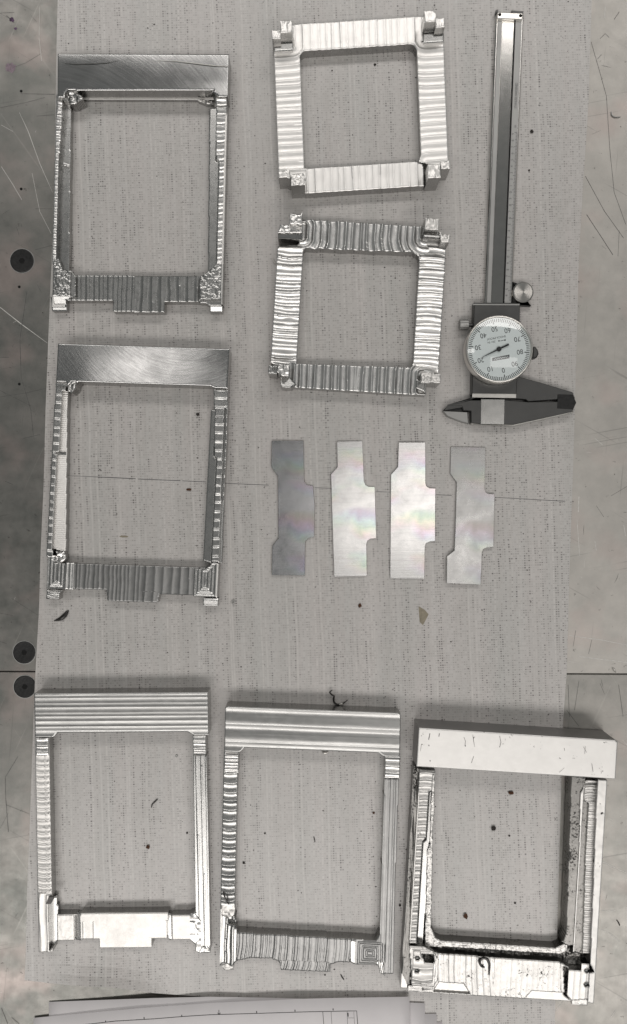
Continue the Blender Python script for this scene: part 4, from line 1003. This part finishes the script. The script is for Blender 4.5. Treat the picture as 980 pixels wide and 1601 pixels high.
# needle
bm = bmesh.new()
A, B = (796, 537.4), (754.5, 557.6)
hub = (780.5, 544.6)
n_ = Vector((B[0] - A[0], B[1] - A[1])).normalized(); q_ = Vector((-n_.y, n_.x))
prism(bm, [(A[0] + q_.x * 1.5, A[1] + q_.y * 1.5), (hub[0] + q_.x * 1.2, hub[1] + q_.y * 1.2), (B[0] + q_.x * 0.3, B[1] + q_.y * 0.3), (B[0] - q_.x * 0.3, B[1] - q_.y * 0.3), (hub[0] - q_.x * 1.2, hub[1] - q_.y * 1.2), (A[0] - q_.x * 1.5, A[1] - q_.y * 1.5)], DZ - 2.6, DZ - 2.0, href=DZ)
nl = bm_obj('needle', bm, M['ink'], cal)
bm_obj('hub', disc_at(V3(780.7, 544.7, DZ), [3.6, 3.6, 2.6, 0], [DZ - 4.2, DZ - 1.6, DZ - 0.9, DZ - 0.7], 24), M['ink'], nl)
RS = 190.0
rr_l = [48.2 - i * 48.2 / 16 for i in range(17)]
bm_obj('crystal', disc_at(dc, rr_l, [DZ - 1.2 + math.sqrt(RS ** 2 - r * r) - math.sqrt(RS ** 2 - 48.2 ** 2) for r in rr_l], 96), M['crystal'], cal, smooth=True)
part('bezel_clamp', [(833, 541), (837, 541), (841, 546), (842.5, 552), (840, 558), (836, 560), (832, 559)], 24, 36, 'steel_dark', 2.0)

# ------------------------------------------------------------------ sheet metal strips
SX = lambda L: [(400 + x / 2.513, 670 + y / 2.513) for x, y in L]
strips = [
 ([(62, 48), (187, 47), (189, 205), (200, 220), (224, 224), (231, 300), (228, 424), (206, 430), (193, 444), (192, 576), (62, 574), (64, 460), (88, 430), (86, 186), (60, 150)], 'dark grey strip of sheet metal with a faint rainbow sheen, leftmost of four', (0.0, 2.3)),
 ([(318, 50), (418, 48), (424, 205), (430, 220), (442, 227), (467, 228), (473, 430), (450, 432), (438, 440), (434, 454), (436, 578), (307, 581), (298, 300), (294, 180), (320, 150)], 'gleaming white strip of sheet metal with strong rainbow bands, beside the dark strip', (0.0, 1.8)),
 ([(560, 54), (665, 53), (666, 214), (670, 226), (682, 233), (705, 234), (704, 441), (682, 443), (668, 450), (664, 462), (662, 589), (527, 588), (530, 180), (557, 150)], 'pale silvery strip of sheet metal with square lower end, third from the dark strip', (0.6, 0.6)),
 ([(766, 70), (902, 73), (898, 235), (902, 250), (914, 256), (937, 257), (931, 465), (907, 466), (892, 472), (886, 484), (880, 612), (747, 606), (749, 500), (778, 478), (782, 400), (788, 210), (763, 176)], 'grey scratched strip of sheet metal with a nicked corner, rightmost of four', (-1.5, 0.3))]
for i, (L, lab, (tu, tv)) in enumerate(strips):
    P = SX(L); cx = sum(p[0] for p in P) / len(P); cy = sum(p[1] for p in P) / len(P)
    c0 = V3(cx, cy, 3)
    bm = bmesh.new(); prism(bm, P, 0.4, 3.4, href=3.4, bevel=0.4)
    o = bm_obj('metal_strip', bm, strip_mat('brushed_strip', i in (0,), i + 1), loc=(c0.x, c0.y, 0.0))
    tag(o, lab, 'metal strip', 'sheet metal strips in a row on the mat')
    o.rotation_euler = (R(tu), R(tv), 0); o.location.z = 0.0
    lowz = min((o.rotation_euler.to_matrix() @ v.co).z for v in o.data.vertices); o.location.z = -lowz + 0.2 * S

# ------------------------------------------------------------------ drawings on paper
def sheet(edge, hs, z, label, yb):
    """edge: top edge points (photo), hs: heights there; goes down to yb"""
    bm = bmesh.new(); nv = 14; rows = []
    for j in range(nv + 1):
        row = []
        for (x, y), h in zip(edge, hs):
            hh = z + h * math.exp(-j * 0.30)
            p = V3(x, y, hh); yb_w = -(yb - NY) * S
            t = j / nv
            row.append((p.x + (0.004 * t), p.y + (yb_w - p.y) * t, hh * S))
        rows.append(row)
    vt = [[bm.verts.new(q) for q in r] for r in rows]; vb = [[bm.verts.new((q[0], q[1], q[2] - 0.3 * S)) for q in r] for r in rows]
    m_ = len(edge)
    for j in range(nv):
        for i in range(m_ - 1):
            bm.faces.new((vt[j][i], vt[j + 1][i], vt[j + 1][i + 1], vt[j][i + 1])); bm.faces.new((vb[j][i], vb[j][i + 1], vb[j + 1][i + 1], vb[j + 1][i]))
    for i in range(m_ - 1):
        bm.faces.new((vt[0][i], vt[0][i + 1], vb[0][i + 1], vb[0][i]))
    for j in range(nv):
        bm.faces.new((vt[j][0], vb[j][0], vb[j + 1][0], vt[j + 1][0])); bm.faces.new((vt[j][m_ - 1], vt[j + 1][m_ - 1], vb[j + 1][m_ - 1], vb[j][m_ - 1]))
    c0 = Vector((V3(360, 1900, 0).x, V3(0, 1900, 0).y, z * S))
    o = bm_obj('paper_sheet', bm, M['paper'], loc=c0, smooth=True)
    return tag(o, label, 'paper', 'paper sheets stacked at the bottom edge')
def sub(edge, n=6):
    out = []
    for a, b_ in zip(edge[:-1], edge[1:]):
        for i in range(n): out.append((a[0] + (b_[0] - a[0]) * i / n, a[1] + (b_[1] - a[1]) * i / n))
    return out + [edge[-1]]
e = sub([(72, 1612), (691, 1597.5)]); sheet(e, [-3.3 * max(0, 1 - max(0, x - 72) / 160) for x, y in e], 1.0, 'white paper sheet at the bottom of the pile, its corner stepping out furthest right', 2370)
e = sub([(79, 1594), (682.5, 1584.5)]); sheet(e, [-3.6 * max(0, 1 - max(0, x - 79) / 160) for x, y in e], 1.8, 'white paper sheet second from the bottom of the pile', 2355)
e = sub([(76, 1566), (240, 1560), (330, 1558), (420, 1559.5), (540, 1563), (664, 1568)]); sheet(e, [5 * math.exp(-((x - 330) / 110) ** 2) - 3.9 * max(0, 1 - (x - 76) / 160) for x, y in e], 2.6, 'blank white paper sheet showing as a strip along the mat edge', 2340)
e = sub([(52, 1591), (150, 1582), (240, 1574), (330, 1567.5), (400, 1564.5), (460, 1561.5), (540, 1559.5), (640, 1558)]); top_sheet = sheet(e, [2 + 5 * math.exp(-((x - 420) / 150) ** 2) - 7.6 * max(0, 1 - (x - 52) / 170) for x, y in e], 5.6, 'white paper sheet on top of the pile, printed with a drawing border', 2365)
# drawing border printed on the top sheet: follow its surface
def sheet_h(x, y): return 5.6 + (2 + 5 * math.exp(-((x - 420) / 150) ** 2) - 7.6 * max(0, 1 - (x - 52) / 170)) * math.exp(-max(0, (y - interp([(52, 1591), (150, 1582), (240, 1574), (330, 1567.5), (400, 1564.5), (460, 1561.5), (540, 1559.5), (640, 1558)], x))) / 58.0 * 0.30) + 0.35
def printed(pts, wd, name='printed_line', mat='ink'):
    bm = bmesh.new(); P = []
    for a, b_ in zip(pts[:-1], pts[1:]):
        n = max(1, int(math.hypot(b_[0] - a[0], b_[1] - a[1]) / 12))
        P += [(a[0] + (b_[0] - a[0]) * i / n, a[1] + (b_[1] - a[1]) * i / n) for i in range(n)]
    P.append(pts[-1])
    Q = [V3(x, y, sheet_h(x, y)) for x, y in P]; L = []; Rr = []
    for i, p in enumerate(Q):
        t = Q[min(i + 1, len(Q) - 1)] - Q[max(0, i - 1)]; t.z = 0; t.normalize(); n = Vector((-t.y, t.x, 0)) * wd * S * 0.5
        L.append(bm.verts.new(p + n)); Rr.append(bm.verts.new(p - n))
    for i in range(len(Q) - 1): bm.faces.new((L[i], Rr[i], Rr[i + 1], L[i + 1]))
    bm_obj(name, bm, M[mat], top_sheet)
printed([(120, 1603), (180, 1596), (240, 1592.5), (290, 1588.5), (330, 1586), (400, 1584), (480, 1581.5), (557.5, 1580), (559.5, 1606)], 0.9, 'drawing_border')
printed([(504.5, 1581.5), (506.5, 1606)], 0.7); printed([(517.5, 1581.2), (519, 1606)], 0.5, mat='ink_grey'); printed([(542.5, 1581), (543.5, 1606)], 0.5, mat='ink_grey'); printed([(553, 1581), (554.5, 1606)], 0.4, mat='ink_grey'); printed([(543, 1591), (554, 1591)], 0.4, mat='ink_grey')
for x, y in ((165, 1597), (225, 1591.5), (284, 1588), (401, 1582), (461, 1580), (520.5, 1578)): printed([(x, y - 1.8), (x + 0.2, y + 1.2)], 1.3, 'zone_mark')
printed([(342, 1578.5), (342.3, 1586)], 0.9, 'centre_arrow'); printed([(340, 1583), (342.3, 1586)], 0.8, 'centre_arrow'); printed([(344.6, 1583), (342.3, 1586)], 0.8, 'centre_arrow')
printed([(543.8, 1583), (544.2, 1589)], 1.6, 'zone_mark')

# ------------------------------------------------------------------ chips, swarf and crumbs
def chip(name, mat, build, at, label, cat='metal chip', group=None):
    bm = bmesh.new(); build(bm); o = bm_obj(name, bm, M[mat], loc=at, smooth=False)
    return tag(o, label, cat, group)
def curl(pts, rads, z0, n=6, flat=1.0):
    def f(bm):
        P = [V3(x, y, z0 + z) for x, y, z in pts]
        # refine
        Q = []; Rr = []
        for i in range(len(P) - 1):
            for k in range(4):
                t = k / 4; p0, p1, p2, p3 = P[max(i - 1, 0)], P[i], P[i + 1], P[min(i + 2, len(P) - 1)]
                Q.append(0.5 * ((2 * p1) + (p2 - p0) * t + (2 * p0 - 5 * p1 + 4 * p2 - p3) * t * t + (3 * p1 - p0 - 3 * p2 + p3) * t ** 3)); Rr.append(rads[i] + (rads[i + 1] - rads[i]) * t)
        Q.append(P[-1]); Rr.append(rads[-1])
        tube(bm, Q, Rr, n, flat)
    return f
chip('metal_chip', 'chip_black', curl([(84, 970, 0.6), (90, 968.5, 1.2), (96, 966, 2.2), (101, 961.5, 2.2), (105, 956, 1.2), (107, 953.5, 0.6)], [0.3, 2.0, 3.4, 3.6, 2.2, 0.3], 0.6, 8, 0.4), V3(96, 964, 0), 'black crescent chip on the mat under the swirl-polished frame')
chip('swarf_curl', 'chip_black', curl([(519.5, 1079, 6), (515.5, 1081.5, 7), (519, 1086, 9), (522, 1087.5, 9), (521.5, 1092, 6), (522.5, 1098, 3), (528, 1101, 1.5), (534, 1100, 2), (539, 1097.5, 4), (543, 1094, 7)], [0.7, 1.2, 1.3, 1.4, 1.5, 1.5, 1.3, 1.2, 0.9, 0.8], 0.8), V3(522, 1095, 0), 'twisted dark swarf curl behind the fluted frame head', 'swarf')
chip('swarf_curl', 'steel_bright', curl([(530, 1101, 0), (534, 1100, 0.6), (537, 1101, 0)], [0.6, 1.6, 0.5], 3.4, 6, 0.4), V3(534, 1100, 0), 'tiny bright sliver caught on the twisted swarf curl', 'swarf')
chip('metal_chip', 'chip_black', curl([(349, 1394, 1), (351, 1401, 1.8), (354, 1407.5, 1.8), (358, 1413.5, 0.6)], [0.8, 1.3, 1.3, 0.7], 25.3), V3(353, 1404, 23), 'thin black bent chip on the fluted frame left rail')
chip('swarf_curl', 'chip_black', curl([(757.5, 1511.5, 1), (753, 1510.5, 1.2), (750, 1505, 1.4), (752, 1499, 1.6), (757, 1497.5, 1.6), (762, 1500, 1.6), (765, 1507, 1.4), (765, 1515, 1.2), (764.5, 1524, 0.6)], [1.3, 1.7, 1.9, 2.1, 2.2, 2.2, 2.0, 1.6, 0.7], 29.5), V3(758, 1510, 28), 'dark swarf curled like a nine on the oily frame', 'swarf')
def slab(pts, h0, h1): return lambda bm: prism(bm, pts, h0, h1)
chip('metal_chip', 'chip_black', slab([(71, 1413), (76.5, 1402.5), (83, 1401.5), (84, 1405), (79.5, 1413)], 23.2, 25.4), V3(77, 1407, 23.2), 'black angular chip standing on the leftmost bottom frame rail')
chip('metal_chip', 'steel_bright', curl([(503, 1175, 0), (507, 1177, 0.6), (511, 1176.5, 0.2), (513, 1174.5, 0)], [0.6, 1.6, 1.4, 0.5], 1.6), V3(508, 1176, 0), 'small shiny chip tucked under the fluted frame head', 'metal chip')
chip('swarf_curl', 'steel_grey', curl([(361, 942, 1), (364, 938.5, 2), (366.5, 941, 2), (364, 943.5, 1.4), (365, 948, 0.2)], [0.7, 0.9, 0.9, 0.9, 0.5], 0.9), V3(364, 943, 0), 'tiny grey swarf curl right of the swirl-polished frame', 'swarf')
chip('swarf_curl', 'steel_bright', curl([(425.5, 404.5, 3.0), (429, 409.5, 2), (433, 414.5, 0.5)], [0.6, 0.9, 0.7], 0.9), V3(429, 410, 0), 'straight shiny sliver leaning beside the rippled square frame', 'swarf')
chip('swarf_curl', 'chip_black', curl([(246, 1249, 1), (241, 1254, 1), (238, 1257, 0.6), (236.5, 1262, 0)], [0.8, 1.2, 1.0, 0.7], 0.9), V3(241, 1256, 0), 'dark fuzzy sliver inside the finely ridged bottom frame', 'swarf')
chip('swarf_curl', 'chip_black', curl([(532.5, 1523, 0), (535, 1528, 0.4), (538, 1531.5, 0)], [0.7, 1.0, 0.5], 0.8), V3(535, 1527, 0), 'dark sliver on the mat above the paper pile', 'swarf')
chip('swarf_curl', 'chip_black', curl([(490.5, 1307.5, 0), (491.5, 1312, 0.3), (492.5, 1316, 0)], [0.5, 0.8, 0.4], 0.7), V3(491, 1312, 0), 'thin dark sliver inside the fluted frame', 'swarf')
chip('swarf_curl', 'chip_black', curl([(964, 1438, 0), (967, 1442, 0.5), (969, 1447, 0)], [0.5, 1.0, 0.5], TZ + 0.9), V3(967, 1442, TZ), 'dark sliver on the bare bench right of the oily frame', 'swarf')
chip('swarf_curl', 'steel_grey', curl([(955.5, 174, 0.5), (957, 180, 0.5), (963, 182.5, 0.4), (970, 182, 0)], [0.5, 1.0, 0.9, 0.5], TZ + 0.9), V3(959, 180, TZ), 'bent grey sliver on the bench right of the caliper tail', 'swarf')
chip('metal_chip', 'steel_bright', curl([(957.5, 1044, 0.5), (960.5, 1047, 1), (962.5, 1051, 0)], [0.7, 1.6, 0.5], TZ + 1.2), V3(960, 1047, TZ), 'bright chip at the right hand bench seam')
def crumb(x, y, r, mat, label, sx=1, sy=1, seed=0, h=None, grp=None):
    h = 0.0 if h is None else h
    def f(bm):
        bmesh.ops.create_icosphere(bm, subdivisions=2, radius=r * S)
        q = random.Random(seed + int(x))
        for v in bm.verts:
            v.co *= q.uniform(0.75, 1.2); v.co.x *= sx; v.co.y *= sy; v.co.z *= 0.5
        zmin = min(v.co.z for v in bm.verts)
        p = V3(x, y, h)
        for v in bm.verts: v.co += Vector((p.x, p.y, h * S - zmin))
    chip('crumb', mat, f, V3(x, y, h), label, 'crumb', 'crumbs scattered on the mat')
for a in ((231.5, 1323, 3.0, 'crumb', 'round brown crumb inside the finely ridged bottom frame'),
          (798.5, 1238.5, 3.4, 'crumb', 'red-brown crumb below the block head of the oily frame', 1.3, 0.8),
          (771.5, 1293.5, 4.2, 'crumb_dark', 'largest dark grey crumb, mid opening of the oily frame', 0.9, 1.0),
          (727.5, 1431, 3.8, 'crumb', 'brown wedge crumb low in the oily frame opening', 0.9, 1.1),
          (796, 1306, 1.6, 'crumb_dark', 'speck beside the dark grey crumb in the oily frame'),
          (805, 1411, 1.6, 'crumb_dark', 'speck low right in the oily frame opening'),
          (562.5, 946, 3.0, 'crumb', 'tan brown crumb on open mat below the metal strips', 0.9, 1.2),
          (295.5, 765, 3.0, 'crumb', 'flat reddish crumb inside the swirl-polished frame', 1.3, 0.6),
          (309, 647.5, 2.6, 'crumb_dark', 'black crumb near the right rail of the swirl-polished frame', 1.0, 1.0),
          (831, 205.5, 2.8, 'crumb_dark', 'dark crumb on the mat right of the caliper beam', 1.0, 0.9),
          (827, 266, 1.5, 'crumb_dark', 'small speck below the dark crumb right of the caliper beam'),
          (586, 101, 2.0, 'crumb_dark', 'dark crumb inside the frosted square frame'),
          (519, 110, 1.2, 'crumb_dark', 'speck in the frosted square frame opening'),
          (381, 1348, 2.0, 'crumb_dark', 'black dot near the left rail of the fluted frame'),
          (414, 1302, 1.5, 'crumb_dark', 'upper dark speck in the fluted frame opening'),
          (625, 1414.5, 1.9, 'crumb_dark', 'dark crumb between the fluted and the oily frame'),
          (292.5, 1301.5, 1.6, 'crumb_dark', 'speck beside the right rail of the finely ridged frame'),
          (508, 1523.5, 1.3, 'crumb_dark', 'speck below the tab of the fluted frame'),
          (584, 1270, 1.9, 'crumb', 'tan crumb by the right rail of the fluted frame'),
          (276, 1181, 2.0, 'steel_grey', 'pale bit below the finely ridged head', 0.9, 1.1)):
    crumb(*a)
bm = bmesh.new(); prism(bm, [(654, 947), (664, 953), (670, 960), (666, 968), (661, 977), (656, 972)], 0.02, 0.14)
bm_obj('stain', bm, M['stain'], mat_o)
bm = bmesh.new(); blob(bm, 193, 838, 6, 0.02, 0.14, 5, 1.3, 0.35); bm_obj('stain', bm, M['stain'], mat_o)
bm = bmesh.new(); q = random.Random(77)
for i in range(420):
    x = q.uniform(60, 900); y = q.uniform(0, 1530)
    r = q.choice((0.5, 0.6, 0.8, 1.1))
    a = q.uniform(0, 3.14)
    prism(bm, [(x + r * math.cos(a + k * 1.57) * (1.5 if k % 2 else 0.8), y + r * math.sin(a + k * 1.57)) for k in range(4)], 0.05, 0.35)
o = bm_obj('grit_specks', bm, M['crumb_dark'], loc=(0, 0, 0)); tag(o, 'fine dark grit scattered all over the grey mat', 'grit', None, 'stuff')
